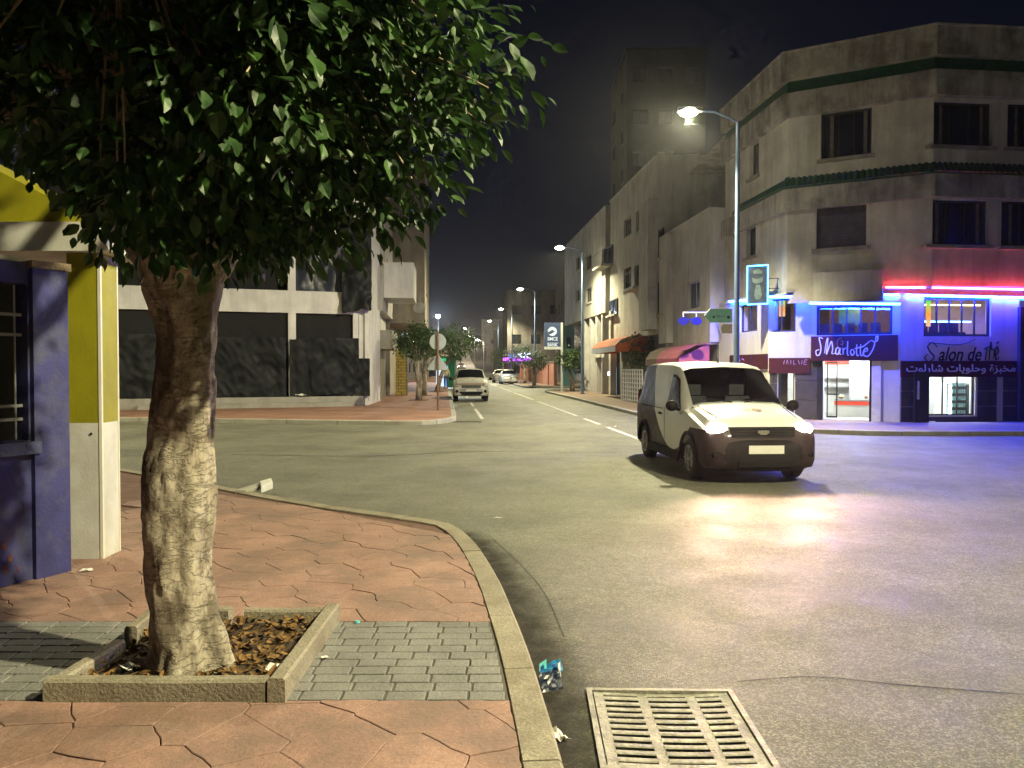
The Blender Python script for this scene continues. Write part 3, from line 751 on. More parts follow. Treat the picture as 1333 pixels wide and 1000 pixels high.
# the leaves that show largest become leaves of their own
big.sort(key=lambda L_: -(L_[3]/max(.5,(L_[0]-CAM).length)) if -50 < proj(L_[0])[1] < 1000 else 0)
lme = bpy.data.meshes.new('leaf'); lme.from_pydata([(q[0],q[1]*.95,q[2]) for q in LEAF], [], LEAF_F); lme.materials.append(m_leaf)
for p, d, up, s in big[:280]:
    d = d.normalized(); side = d.cross(up); side = side.normalized() if side.length > 1e-4 else d.orthogonal().normalized(); nn = side.cross(d)
    o = bpy.data.objects.new('leaf', lme); C.objects.link(o); o.parent = tree; o.matrix_parent_inverse = Matrix.Translation(-TB)
    mt = Matrix((( d.x,side.x,nn.x,p.x),(d.y,side.y,nn.y,p.y),(d.z,side.z,nn.z,p.z),(0,0,0,1))); o.matrix_basis = mt @ Matrix.Scale(s*1.05,4)
for p, d, up, s in big[280:]: put_leaf(crown, p, d, up, s)
crown.build('crown', m_leaf, tree, False, 'stuff')
twigs.build('twigs', m_twig, tree, False, 'stuff')
for k in range(46):                                 # hanging aerial roots and dead twigs
    c = clumps[rt.randint(0,len(clumps)-1)].lerp(Vector((TB.x,TB.y,3.0)), rt.uniform(.2,.7)); L_ = rt.uniform(.2,.7)
    if c.x > -.9: continue
    if c.z-L_ < 2.3: L_ = max(.1,c.z-2.35)
    sx, sy = rt.uniform(-.12,.12), rt.uniform(-.12,.12)
    MB().tube([c,c+Vector((sx*.3,sy*.3,-L_*.4)),c+Vector((sx,sy,-L_))],[.006,.004,.002],5).build('aerial_root', m_twig, tree, 60)

# ================================================================ GATEHOUSE (yellow and purple)
gh = thing('gatehouse', 'purple and yellow gatehouse with white canopy edge behind the tree', 'gatehouse', (-3.6,6.2,KZ))
ZS = 1.255
cx0, cx1, cy0, cy1 = -3.69, -3.415, 6.38, 6.66
def shaft(z0, z1, nm, m, g=0.0):
    b = MB(); b.prism([(cx0-g,cy0-g),(cx1+g,cy0-g),(cx1+g,cy1+g),(cx0-g,cy1+g)], z0, z1); return b.build(nm, m, gh)
c1 = shaft(KZ-.02, ZS, 'column_foot', m_white); c2 = shaft(ZS, 2.66, 'column', m_yellow)
MB().box(cx1-.018,cx1+.006,cy0-.006,cy0+.018,KZ,2.655).build('corner_trim', m_trim, gh)
MB().box(cx1-.004,cx1+.005,cy1-.014,cy1+.004,KZ,2.655).build('corner_trim', m_trim, gh)
for z in (1.165,): MB().disc((cx0+.19,cy0-.004,z),(0,1,0),.010,.010,10,.01).build('bolt_hole', m_black, gh)
fb = MB(); F0 = Fr((-9.0,6.26),(-3.28,6.26))
fb.hexa([(-9,6.26,2.665),(-3.27,6.26,2.665),(-3.27,7.1,2.665),(-9,7.1,2.665),(-9,6.26,2.90),(-3.385,6.26,2.90),(-3.385,7.1,2.90),(-9,7.1,2.90)])
fb.build('canopy_edge', m_white, gh)
gb_ = MB()                                           # gable over the canopy
gp = [(-3.40,2.905),(-6.6,4.58),(-9.8,2.905)]
n0 = [(x,6.34,z) for x,z in gp]; n1 = [(x,7.05,z) for x,z in gp]
gb_.poly(n0[::-1]); gb_.poly(n1); 
for i in range(3):
    j = (i+1)%3; gb_.poly([n0[i],n0[j],n1[j],n1[i]])
gb_.build('gable', m_yellow, gh)
# purple side wall with barred window, running towards the column
FP = Fr((-5.55,1.1),(-3.505,6.02))                    # seen from the street side
# facade normal must face the pavement (to the right): u runs away from the camera
uA = FP.uz(0,768)[0]
w0 = FP.L-.30-1.35; w1 = FP.L-.30
wall(FP, 0, FP.L-.002, KZ-.02, 2.50, [(w0,w1,1.17,2.34)], .16, 'wall', m_purple, gh)
MB().fbox(FP, FP.L-.285, FP.L+.0, KZ-.02, 2.462, .002, .045).build('pilaster', m_purple, gh)
cap = MB(); cap.fbox(FP, FP.L-.30, FP.L+.02, 2.464, 2.52, -.14, .06)
for k, v in enumerate(cap.v):
    if v[2] > 2.5: cap.v[k] = (v[0],v[1],v[2]+.03*noise.noise(Vector(v)*9))
m_mort = M('crumbling_mortar', (.28,.22,.13), .95, .3, 9, .9, 40); cap.build('broken_cap', m_mort, gh)
MB().fbox(FP, w0-.1, w1+.05, 1.075, 1.165, -.10, .075).build('sill', m_purple2, gh)
MB().fbox(FP, w0-.4, FP.L, 2.52, 2.60, -.55, -.45).build('beam', m_white, gh)
MB().fbox(FP, .05, FP.L-.05, KZ, 2.48, -.50, -.42).build('inner_wall', m_black, gh)  # black panel close behind the bars stands in for the unlit inside
gr_ = MB()
for k in range(9):
    u = w0+.06+k*.155
    MB().tube([FP.pt(u,1.18,-.07),FP.pt(u,2.33,-.07)], .008, 8).build('window_bar', m_black if k%2 else m_grey, gh)
for z in (1.32,1.42,1.95,2.10): MB().fbox(FP, w0, w1, z, z+.022, -.085,-.063).build('window_bar', m_grey, gh)
for k in range(4):
    u = w0+.14+k*.31; ring = [FP.pt(u+.045*math.cos(t*.6283), 1.37+.045*math.sin(t*.6283), -.058) for t in range(11)]
    MB().tube(ring, .006, 6).build('scroll', m_grey, gh)
# peeling red paint near the foot of the wall
m_peel = M('peeled_red_paint', (.16,.040,.028), .8, .5, 22, stain=(.26,.14,.05), stain_amt=.8, stain_scale=9)
for (px,py,s) in ((6,712,.040),(13,727,.034),(7,742,.036),(24,741,.020),(11,700,.018)):
    u, z = FP.uz(px,py); b = MB(); pl = []; rp_ = random.Random(int(px*31+py))
    for k in range(16):
        a = k/16*6.283; rr_ = s*rp_.uniform(.35,1.15); pl.append(FP.pt(u+rr_*math.cos(a)*.5, z+rr_*math.sin(a)*1.4, .003))
    c_ = FP.pt(u,z,.003)
    for k in range(16): b.poly([c_, pl[k], pl[(k+1)%16]])
    b.build('peeled_paint', m_peel, gh)

# ================================================================ LITTER AND LOOSE STONES
m_paper = M('crumpled_paper', (.70,.68,.66), .7, .15, 20); m_blue = M('blue_foil', (.03,.10,.28), .35, .4, 25, stain=(.02,.35,.55), stain_amt=.8, stain_scale=18); m_cyan = M('cyan_plastic', (.12,.50,.50), .4, .1, 9)
m_navy = M('dark_foil', (.012,.02,.045), .35, .5, 30, stain=(.35,.36,.38), stain_amt=.5, stain_scale=40)
def scrap(name, p, sx, sy, h, rz, m, label, cat, seed, n=5):
    rs = random.Random(seed); b = MB()
    for j in range(n+1):
        for i in range(n+1):
            u, v = i/n-.5, j/n-.5
            b.v.append((u*sx*(1+.15*rs.uniform(-1,1)), v*sy*(1+.15*rs.uniform(-1,1)), .006+h*max(0,.5+.5*noise.noise(Vector((u*3.3+seed,v*3.3,seed))))*(1.1-abs(u))*rs.uniform(.5,1)))
    for j in range(n):
        for i in range(n): b.f.append((j*(n+1)+i,j*(n+1)+i+1,(j+1)*(n+1)+i+1,(j+1)*(n+1)+i))
    o = b.build(name, m); o.location = p; o.rotation_euler = (0,0,rz)
    md = o.modifiers.new('thick','SOLIDIFY'); md.thickness = .002
    return tag(o, label, cat)
bp = G(716,900,0); 
pk = thing('snack_packet', 'crumpled blue snack packet lying in the gutter against the kerb', 'packet', (bp.x,bp.y+.02,0))
o = MB(); rs = random.Random(5)
def sheet(c, u, v, n, amp, seed, m, nm):
    b = MB(); c, u, v = Vector(c), Vector(u), Vector(v); w = u.cross(v).normalized()
    for j in range(n+1):
        for i in range(n+1):
            s, t = i/n-.5, j/n-.5; b.v.append(tuple(c+u*s+v*t+w*amp*noise.noise(Vector((s*4+seed,t*4,seed)))))
    for j in range(n):
        for i in range(n): b.f.append((j*(n+1)+i,j*(n+1)+i+1,(j+1)*(n+1)+i+1,(j+1)*(n+1)+i))
    ob = b.build(nm, m); ob.parent = pk; md = ob.modifiers.new('thick','SOLIDIFY'); md.thickness = .002
sheet((.005,-.01,.05),(.115,.05,.0),(-.02,.03,.09),6,.02,3,m_navy,'front')
sheet((.01,.06,.09),(.12,.06,.02),(-.01,.05,.05),6,.03,7,m_blue,'flap')
sheet((-.035,.05,.10),(.04,.02,.02),(0,.01,.06),4,.02,9,m_cyan,'torn_corner')
sheet((.055,.045,.085),(.012,.03,.0),(-.005,.01,.08),4,.01,12,m_paper,'torn_edge')
p = G(728,962,0); scrap('paper_scrap', (p.x+.0,p.y,0), .05,.115,.06,R(25), m_paper, 'white crumpled paper in the gutter nearest the grate', 'paper', 4)
p = G(112,744,KZ); scrap('paper_scrap', (p.x,p.y,KZ), .09,.05,.03,.3, m_paper, 'white paper scrap at the foot of the yellow column', 'paper', 8)
p = G(352,876,KZ+.05); scrap('paper_scrap', (p.x,p.y+.05,KZ+.04), .12,.05,.05,.6, m_paper, 'white paper scrap on the soil beside the pit edging', 'paper', 15)
p = G(162,875,KZ+.05); scrap('paper_scrap', (p.x,p.y+.03,KZ+.05), .10,.06,.05,2.6, m_paper, 'torn white paper between the trunk and the broken edging', 'paper', 21)
p = G(465,811,KZ); o = MB().tube([(0,0,.0),(0,0,.012)],[.017,.014],14).build('bottle_cap', m_cyan); o.location = (p.x,p.y,KZ+.002); tag(o,'turquoise bottle cap at the edge of the grey brick band','bottle cap')
p = G(422,857,KZ); scrap('paper_scrap', (p.x,p.y,KZ), .035,.03,.012,.5, m_paper, 'tiny pale scrap on the grey bricks', 'paper', 31)
p = G(648,675,0); scrap('paper_scrap', (p.x,p.y,0), .09,.03,.02,.1, m_paper, 'small white scrap alone on the road before the kerb corner', 'paper', 35)
for (px,py,sd) in ((803,556,1),(830,545,2)):
    p = G(px,py,0); scrap('paper_scrap', (p.x,p.y,0), .14,.1,.05,.4, m_paper, ('small white scrap on the road behind the van','white scrap beside the far kerb behind the van')[sd-1], 'paper', 40+sd)
ws = thing('loose_kerb_stone', 'pale broken kerb stone lying at the far edge of the pavement', 'kerb stone', G(332,634,KZ))
def stone(pts, z0, z1, nm):
    MB().prism([(q.x,q.y) for q in pts], z0, z1, .012).build(nm, m_white if nm == 'end_block' else m_kerb2, ws)
stone([G(306,641,KZ),G(320,641,KZ),G(352,632,KZ),G(338,631,KZ)], KZ-.02, KZ+.03, 'slab')
stone([G(340,640,KZ),G(355,634,KZ),G(353,629,KZ),G(338,633,KZ)], KZ-.02, KZ+.07, 'end_block')

# ================================================================ CORNER BUILDING (cake shop, neon)
m_wallc = M('cream_render', (.60,.575,.53), .85, .14, .9, .25, 30, streak=.35, stain=(.32,.30,.27), stain_amt=.6, stain_scale=.8)
m_wallw = M('white_render', (.62,.61,.58), .8, .12, 1.2, .2, 30, streak=.25, stain=(.4,.38,.35), stain_amt=.45, stain_scale=1.2)
m_band = M('stained_concrete_band', (.44,.415,.375), .9, .22, 1.1, .3, 25, streak=.6, stain=(.12,.11,.095), stain_amt=.7, stain_scale=1.0)
m_gtile = M('green_glazed_tile', (.018,.075,.038), .35, .3, 6, spec=.5)
m_darkfr = M('dark_window_frame', (.035,.030,.028), .5, .2, 5)
m_shut = M('dark_shutter_slat', (.085,.075,.075), .6, .25, 4, streak=.3)
m_pane = M('unlit_glass', (.012,.013,.016), .08, .1, 2, spec=.6)
m_curtain = M('curtain_behind_glass', (.14,.115,.095), .5, .3, 6)
m_clear = glass('clear_glass'); m_alu_ = M('pale_door_strip', (.45,.44,.48), .5, .1, 5)
m_maroon = M('maroon_sign_board', (.055,.008,.013), .5, .15, 3)
m_stone = M('dark_stone_cladding', (.055,.052,.056), .45, .3, 3, .2, 30)
m_sillc = M('grey_sill', (.30,.27,.24), .85, .2, 4, streak=.4)
neon_b = E('blue_neon', (.004,.032,1.0), 640); neon_bw = E('blue_neon_core', (.25,.62,1.0), 22)
neon_c = E('cyan_neon', (.05,.42,1.0), 14); neon_r = E('red_neon', (1.0,.07,.11), 30)
P0, P1, P2, P3 = (7.85,28.4), (8.31,23.3), (11.68,21.43), (24.5,22.75)
PL1 = (8.015,24.035); PL0 = (7.64,28.38)
cb = thing('corner_building', 'three storey corner building with blue and red neon over the cake shop', 'building', (11,25,KZ))
FL, FC, FR = Fr(P0,P1), Fr(P1,P2), Fr(P2,P3)
P2L = (11.244,22.244); P3L = (24.5,23.61)
GL, GC, FRL = Fr(PL0,PL1), Fr(PL1,P2L), Fr(P2L,P3L)                     # lower storeys stand further out towards the street
ZT = 3.98                                            # top of the lower storeys
ZTOP = 11.08
# --- upper walls with window openings
wins = {FL:[(976,184,988,230,1),(972,287,984,334,1)], FC:[(1069,143,1135,204,3),(1063,266,1128,322,0)], FR:[(1213,132,1293,190,3),(1312,135,1392,193,3),(1208,260,1288,319,3),(1304,262,1386,321,3)]}
for F, ws_ in wins.items():
    ops = [F.rect(*w[:4]) for w in ws_]
    wall(F, 0, F.L, ZT, 9.9, ops, .3, 'wall', m_wallc, cb)
    for w, o in zip(ws_, ops):
        if w[4] == 0:                                # closed roller shutter, slat by slat
            b = MB(); b.fbox(F,o[0],o[1],o[2],o[3],-.16,-.14); sh = b.build('roller_shutter', m_darkfr, cb)
            nsl = 15
            for k in range(nsl):
                z0 = o[2]+(o[3]-o[2])*k/nsl; MB().fbox(F,o[0]+.02,o[1]-.02,z0+.006,z0+(o[3]-o[2])/nsl-.006,-.14,-.125).build('slat', m_shut, sh)
            MB().fbox(F,o[0]-.12,o[1]+.12,o[2]-.1,o[2]-.005,-.14,.09).build('sill', m_sillc, cb)
        else:
            wn_ = window(F, cb, *o, w[4], 1, m_darkfr, m_pane, inset=.14, fw=.055, sill=.10, ms=m_sillc)
            for k in range(w[4]):
                if k != 1 and w[4] == 3:
                    c = o[0]+(o[1]-o[0])*(k+.62)/3; MB().fbox(F,c-.05,c+.05,o[2]+.08,o[3]-.07,-.160,-.1605+.004).build('curtain', m_curtain, wn_)
# --- storey bands, tile rows and parapet follow the three faces
def ring(z0, z1, out, nm, m, slope=0.0):
    b = MB(); plan = [P0,P1,P2,P3]
    def off(o):
        nn = [FL.n, (FL.n+FC.n)/ (1+FL.n.dot(FC.n)), (FC.n+FR.n)/(1+FC.n.dot(FR.n)), FR.n]
        return [(p[0]+n.x*o, p[1]+n.y*o) for p, n in zip(plan, nn)]
    lo, hi = off(out), off(out-slope); inn = off(-.28)
    for i in range(3):
        b.hexa([(*lo[i],z0),(*lo[i+1],z0),(*inn[i+1],z0),(*inn[i],z0),(*hi[i],z1),(*hi[i+1],z1),(*inn[i+1],z1),(*inn[i],z1)])
    return b.build(nm, m, cb)
ring(6.43,7.06,.16,'storey_band',m_band); ring(9.20,9.90,.20,'storey_band',m_band)
ring(9.90,10.28,.02,'frieze',m_gtile); ring(10.28,ZTOP,.22,'parapet',m_band); ring(ZTOP,ZTOP+.05,.26,'coping',m_band)
# sloping rows of half-round glazed tiles, tile by tile
def tiles(F, z0, out, u0, u1, pitch=.16):
    n = int((u1-u0)/pitch)
    b = MB(); k = 6; L_ = .42
    for i in range(k+1):
        a = math.pi*i/k
        b.v += [(.07*math.cos(a),0,.045*math.sin(a)),(.07*math.cos(a),L_,.045*math.sin(a))]
    for i in range(k): b.f.append((2*i,2*i+2,2*i+3,2*i+1))
    b.f.append(tuple(2*i for i in range(k+1))[::-1])
    me = bpy.data.meshes.new('roof_tile'); me.from_pydata(b.v,[],b.f); me.materials.append(m_gtile)
    ang = math.atan2(F.u.y,F.u.x)
    for i in range(n):
        u = u0+(i+.5)*pitch; p = F.pt(u,z0,out)
        o = bpy.data.objects.new('roof_tile', me); C.objects.link(o); o.parent = cb; o.matrix_parent_inverse = Matrix.Translation(-cb.location)
        o.location = p; o.rotation_euler = (R(52),0,ang)
    b = MB(); b.hexa([F.pt(u0,z0-.03,out+.0),F.pt(u1,z0-.03,out+.0),F.pt(u1,z0-.03,-.02),F.pt(u0,z0-.03,-.02),F.pt(u0,z0+.0,out+.0),F.pt(u1,z0+.0,out),F.pt(u1,z0+.32,-.02),F.pt(u0,z0+.32,-.02)])
    b.build('tile_bed', m_gtile, cb)
for F, a, b_ in ((FL,1.2,FL.L+.1),(FC,-.08,FC.L+.05),(FR,-.04,4.4)): tiles(F, 7.10, .20, a, b_)
# flat roof and back so the block is whole
bk = MB(); bk.poly([(P0[0],P0[1],10.3),(P1[0],P1[1],10.3),(P2[0],P2[1],10.3),(P3[0],P3[1],10.3),(24.5,36,10.3),(P0[0],36,10.3)]); bk.build('roof', m_band, cb)
MB().box(24.3,24.5,22.76,36,KZ,10.3).build('wall', m_wallc, cb); MB().box(8.2,24.3,35.8,36,KZ,10.3).build('wall', m_wallc, cb)
# --- lower storeys
wA = GL.rect(963,396,986,432); wB = GC.rect(999,389,1036,432); wC = GC.rect(1063,397,1162,436); wD = FRL.rect(1203,387,1291,438); wE = FRL.rect(1327,387,1420,440)
dA = GL.rect(990,490,999,550); 
dC = GC.rect(1072,470,1132,549); dS = GC.rect(1013,476,1034,530); dD = FRL.rect(1209,487,1270,541)
dC = (dC[0],dC[1],KZ+.03,dC[3])
wall(GL, 0, GL.L, KZ-.02, ZT, [wA], .3, 'wall', m_wallw, cb)
wall(GC, 0, GC.L, KZ-.02, ZT, [wB,wC,dC,dS], .25, 'wall', m_wallw, cb)
wall(FRL, 0, FRL.L, KZ-.02, ZT, [wD,wE,dD], .25, 'wall', m_wallw, cb)
MB().prism([P0,P1,P2,P3,(24.5,24.2),P2L,PL1,PL0],ZT+.001,ZT+.10).build('soffit', m_wallw, cb)
lg = MB(); lg.prism([PL0,PL1,(P1[0],P1[1]),(P0[0],P0[1])], ZT-.05, ZT); lg.build('ledge', m_wallw, cb)
window(GL, cb, *wA, 2, 1, m_darkfr, m_clear, inset=.08, fw=.05); window(GC, cb, *wB, 2, 1, m_darkfr, m_clear, inset=.08, fw=.05)
window(GC, cb, *wC, 5, 1, m_darkfr, m_clear, inset=.08, fw=.07); window(FRL, cb, *wD, 5, 1, m_darkfr, m_clear, inset=.08, fw=.07); window(FRL, cb, *wE, 4, 1, m_darkfr, m_clear, inset=.08, fw=.07)
# bow fronted balcony box over the shop sign
bw = FC.rect(1058,353,1149,392,.35); b = MB(); nseg = 16; um = (bw[0]+bw[1])/2; hwid = (bw[1]-bw[0])/2
pl = []
for k in range(nseg+1):
    t = -1+2*k/nseg; pl.append((um+hwid*t, .06+.34*math.sqrt(max(0,1-(t*.92)**2))))
for k in range(nseg):
    (ua,da),(ub,db) = pl[k],pl[k+1]
    b.hexa([FC.pt(ua,bw[2],da),FC.pt(ub,bw[2],db),FC.pt(ub,bw[2],-.1),FC.pt(ua,bw[2],-.1),FC.pt(ua,bw[3],da+.02),FC.pt(ub,bw[3],db+.02),FC.pt(ub,bw[3],-.1),FC.pt(ua,bw[3],-.1)])
b.build('bow_front', m_wallc, cb, 40)
b = MB(); b.hexa([FC.pt(bw[0]-.75,bw[2]+.02,.10),FC.pt(bw[0],bw[2]+.02,.10),FC.pt(bw[0],bw[2]+.02,-.1),FC.pt(bw[0]-.75,bw[2]+.02,-.1),FC.pt(bw[0]-.30,bw[3]-.12,.08),FC.pt(bw[0],bw[3]-.08,.08),FC.pt(bw[0],bw[3]-.08,-.1),FC.pt(bw[0]-.30,bw[3]-.12,-.1)])
b.build('splayed_shoulder', m_wallc, cb)
# stone cladding of the shop front, panel by panel
def clad(F, u0, u1, z0, z1, n, rows_, ops):
    for i in range(n):
        for j in range(rows_):
            a, c = u0+(u1-u0)*i/n, u0+(u1-u0)*(i+1)/n; e, f = z0+(z1-z0)*j/rows_, z0+(z1-z0)*(j+1)/rows_
            if any(not (c <= o[0]+.01 or a >= o[1]-.01 or f <= o[2]+.01 or e >= o[3]-.01) for o in ops): continue
            MB().fbox(F,a+.006,c-.006,e+.006,f-.006,.002,.03).build('stone_panel', m_stone, cb)
zb = FRL.uz(1250,489)[1]
clad(GC, 0.05, dS[0]-.02, KZ, dS[3], 2, 3, []); clad(GC, dS[0], dS[1], KZ, dS[2]-.03, 1, 1, []); clad(GC, dS[1]+.03, dC[0]-.16, KZ, dC[3], 1, 3, [])
uW0 = GC.uz(1133,500)[0]; uW1 = GC.uz(1147,500)[0]
MB().fbox(GC,uW0+.04,uW1,KZ,dC[3],.002,.06).build('white_pilaster', m_white, cb)

clad(FRL, .02, dD[0]-.06, KZ, zb, 2, 3, []); clad(FRL, dD[0]-.05, dD[1]+.05, KZ, dD[2]-.03, 2, 1, []); clad(FRL, dD[1]+.06, 3.0, KZ, zb, 3, 3, []); clad(FRL, 3.2, 12, KZ, zb, 7, 3, [])
# sign boards
sg = GC.rect(1056,437,1169,470,.12)
board_ = MB().fbox(GC,sg[0],sg[1],sg[2],sg[3],.0,.14).build('shop_sign', m_maroon, cb)
lb = GC.rect(1000,466,1054,487,.06); MB().fbox(GC,.03,sg[0]-.03,lb[2]+.02,lb[3],.0,.06).build('sign_band', m_maroon, cb)
lb2 = GL.rect(945,462,985,476,.05); MB().fbox(GL,1.2,GL.L-.01,lb2[2]-.12,lb2[3],.0,.05).build('sign_band', m_maroon, cb)
ab = FRL.rect(1171,470,1324,491,.06); MB().fbox(FRL,.0,ab[1],ab[2],ab[3],.0,.06).build('sign_band', m_maroon, cb)
MB().fbox(FRL,ab[1]+.05,ab[1]+.20,KZ,ZT-.5,.0,.12).build('drain_pipe_box', m_stone, cb)
MB().fbox(FRL,ab[1]+.25,7,FRL.uz(1328,464)[1],FRL.uz(1328,449)[1],.0,.10).build('red_board', M('red_board', (.35,.03,.035), .5, .2, 3), cb)

def text(s, F, px0, px1, py0, py1, d, m, name, parent, shear=0.0, bold=0.0, space=1.0, extr=.01, kind=None):
    cu = bpy.data.curves.new(name,'FONT'); cu.body = s; cu.size = 1; cu.shear = shear; cu.extrude = .02; cu.space_character = space; cu.offset = bold
    o = bpy.data.objects.new(name, cu); C.objects.link(o); dg = bpy.context.evaluated_depsgraph_get(); me = bpy.data.meshes.new_from_object(o.evaluated_get(dg)); C.objects.unlink(o); bpy.data.objects.remove(o)
    xs_ = [v.co.x for v in me.vertices]; ys_ = [v.co.y for v in me.vertices]
    if not xs_: return None
    u0, u1, z0, z1 = F.rect(px0,py0,px1,py1,d); x0, x1, y0, y1 = min(xs_),max(xs_),min(ys_),max(ys_)
    for v in me.vertices:
        u = u0+(v.co.x-x0)/(x1-x0)*(u1-u0); z = z0+(v.co.y-y0)/(y1-y0)*(z1-z0); v.co = F.pt(u,z,d+(extr if v.co.z > 0 else 0))
    return link(name, me, m, parent, False, kind)
m_letw = M('white_lettering', (.78,.76,.74), .5, .05, 4); m_letk = M('black_lettering', (.012,.012,.016), .5, .1, 4); m_gold = M('gold_emblem', (.34,.20,.08), .4, .2, 5)
m_letp = M('faded_lettering', (.36,.20,.28), .6, .2, 4)
# "Charlotte" in brush script: strokes drawn in sign coordinates
def script(F, strokes, px0, px1, py0, py1, d, r, m, nm, parent):
    u0,u1,z0,z1 = F.rect(px0,py0,px1,py1,d)
    for st in strokes:
        P = smooth_line([(x,y) for x,y in st], 5); pts = [F.pt(u0+(u1-u0)*x, z0+(z1-z0)*y, d) for x,y in P]
        k = len(pts); rad = [r*(.55+.45*math.sin(math.pi*min(1,max(0,(i+.6)/k)))) for i in range(k)]
        MB().tube(pts, rad, 6).build(nm, m, parent)
ch = [[(.13,.92),(.07,.95),(.10,.55),(.08,.25),(.03,.22),(.02,.40),(.07,.45)],            # C with its loop
      [(.16,.30),(.18,.70),(.21,.95),(.20,.55),(.19,.25),(.23,.55),(.27,.80),(.29,.50),(.28,.28),(.33,.30)],   # h
      [(.39,.52),(.35,.50),(.34,.30),(.38,.26),(.41,.52),(.405,.28),(.43,.24)],            # a
      [(.455,.50),(.46,.24),(.465,.44),(.50,.52)],                                         # r
      [(.53,.80),(.525,.40),(.53,.22),(.555,.22)],                                         # l
      [(.60,.46),(.575,.36),(.60,.20),(.635,.32),(.61,.46)],                               # o
      [(.675,.66),(.67,.34),(.685,.18),(.71,.22)], [(.64,.48),(.70,.52),(.78,.58),(.88,.80)],   # t and cross stroke
      [(.735,.66),(.73,.34),(.745,.18),(.77,.22)],
      [(.79,.34),(.84,.40),(.83,.50),(.79,.42),(.78,.22),(.85,.16),(.92,.42),(.95,.72),(.89,.82)],                 # e with the tail
      [(.965,.74),(.97,.95),(1.0,.98),(.99,.80),(.965,.78)]]
script(GC, ch, 1061,1143,438,469, .155, .020, m_letw, 'sign_letter', board_)
em = [[(.6,.95),(.2,.8),(.1,.45),(.4,.1),(.8,.25)],[(.5,.75),(.75,.65),(.7,.4),(.45,.5)]]
script(GC, em, 1089,1100,439,456, .15, .014, m_gold, 'sign_emblem', board_)
text('alon de', FRL, 1222,1278,452,470, .012, m_letk, 'wall_letter', cb, shear=.3, bold=.012)
sl_ = [[(.9,.75),(.6,1.0),(.25,.8),(.45,.5),(.7,.25),(.35,0),(.05,.2),(.25,.4)]]
script(FRL, sl_, 1203,1222,446,471, .012, .022, m_letk, 'wall_letter', cb)
script(FRL, [[(.1,0),(.2,.7)],[(.0,.6),(.35,.75)],[(.35,0),(.45,1.0),(.5,.6),(.7,.55),(.62,.1)],[(.75,.25),(.95,.45),(.85,.75),(.75,.4),(.8,.05),(1.0,.15)],[(.8,.9),(.97,1.0)]], 1281,1301,445,469, .012, .024, m_letk, 'wall_letter', cb)
script(FRL, [[(0,.35),(.25,.2),(.55,0),(.8,.25),(1,1)]], 1208,1270,441,449, .012, .012, m_letk, 'wall_flourish', cb)
ar = 'مخبزة وحلويات شارلوت'
vis = ''.join(chr(c) for c in reversed([0xFEE3,0xFEA8,0xFE92,0xFEB0,0xFE93,0x20,0xFEED,0xFEA3,0xFEE0,0xFEEE,0xFEF3,0xFE8E,0xFE95,0x20,0xFEB7,0xFE8E,0xFEAD,0xFEDF,0xFEEE,0xFE95]))
text(vis, FRL, 1180,1322,474,487, .066, m_letw, 'arabic_lettering', cb, bold=.008, kind='stuff')
script(GC, [[(.0,.2),(.05,.9)],[(.12,.2),(.16,.9),(.2,.2)],[(.3,.2),(.3,.9)],[(.42,.9),(.42,.2),(.5,.25)],[(.6,.9),(.66,.2)],[(.74,.2),(.76,.9)],[(.86,.9),(.84,.2),(.95,.2)],[(.86,.55),(.94,.55)],[(.86,.9),(.97,.9)]], 1020,1052,468,476, .066, .014, m_letp, 'faded_stroke', cb)
script(GL, [[(0,.3),(.2,.8),(.3,.2),(.5,.7),(.6,.2),(.8,.6),(1,.3)]], 955,969,464,472, .056, .016, m_letp, 'faded_stroke', cb)
# --- neon tubes on stand-offs
def neon(F, px0, py0, px1, py1, d, m, r, nm='neon_tube'):
    a = F.uz(px0,py0,d); c = F.uz(px1,py1,d)
    nt_ = MB().tube([F.pt(a[0],a[1],d),F.pt(c[0],c[1],d)], r, 8).build(nm, m, cb)
    if m is neon_r:  # added shield below each red tube, stops its light going down
        q = MB(); z0_, z1_ = a[1]-r-.037, c[1]-r-.037; fr_ = d+.08
        q.hexa([F.pt(a[0]-.03,z0_,fr_),F.pt(c[0]+.03,z1_,fr_),F.pt(c[0]+.03,z1_,0),F.pt(a[0]-.03,z0_,0),F.pt(a[0]-.03,z0_+.025,fr_),F.pt(c[0]+.03,z1_+.025,fr_),F.pt(c[0]+.03,z1_+.025,0),F.pt(a[0]-.03,z0_+.025,0)]); q.build('added_neon_shield', m_wallw, cb)
    if m is neon_b:                                    # added shield above each blue tube, stops its light going up
        q = MB(); z0_, z1_ = a[1]+r+.012, c[1]+r+.012; back = min(0,d-.1); fr_ = d+.075
        q.hexa([F.pt(a[0]-.03,z0_,fr_),F.pt(c[0]+.03,z1_,fr_),F.pt(c[0]+.03,z1_,back),F.pt(a[0]-.03,z0_,back),F.pt(a[0]-.03,z0_+.025,fr_),F.pt(c[0]+.03,z1_+.025,fr_),F.pt(c[0]+.03,z1_+.025,back),F.pt(a[0]-.03,z0_+.025,back)]); q.build('added_neon_shield', m_wallw, cb)
neon(GL, 949,393,985,390,.06,neon_b,.022); neon(GC, 1001,386.5,1056,386,.09,neon_b,.022)
neon(FC, 1054,395,1172,396,.46,neon_b,.022)
neon(FRL, 1180,384.5,1420,390,.07,neon_b,.022); neon(GC, 1151,384,1170,384.3,.07,neon_b,.022)
neon(FC, 1153,374,1205,374.5,.07,neon_r,.024); neon(FR, 1214,374.5,1420,379,.07,neon_r,.024)
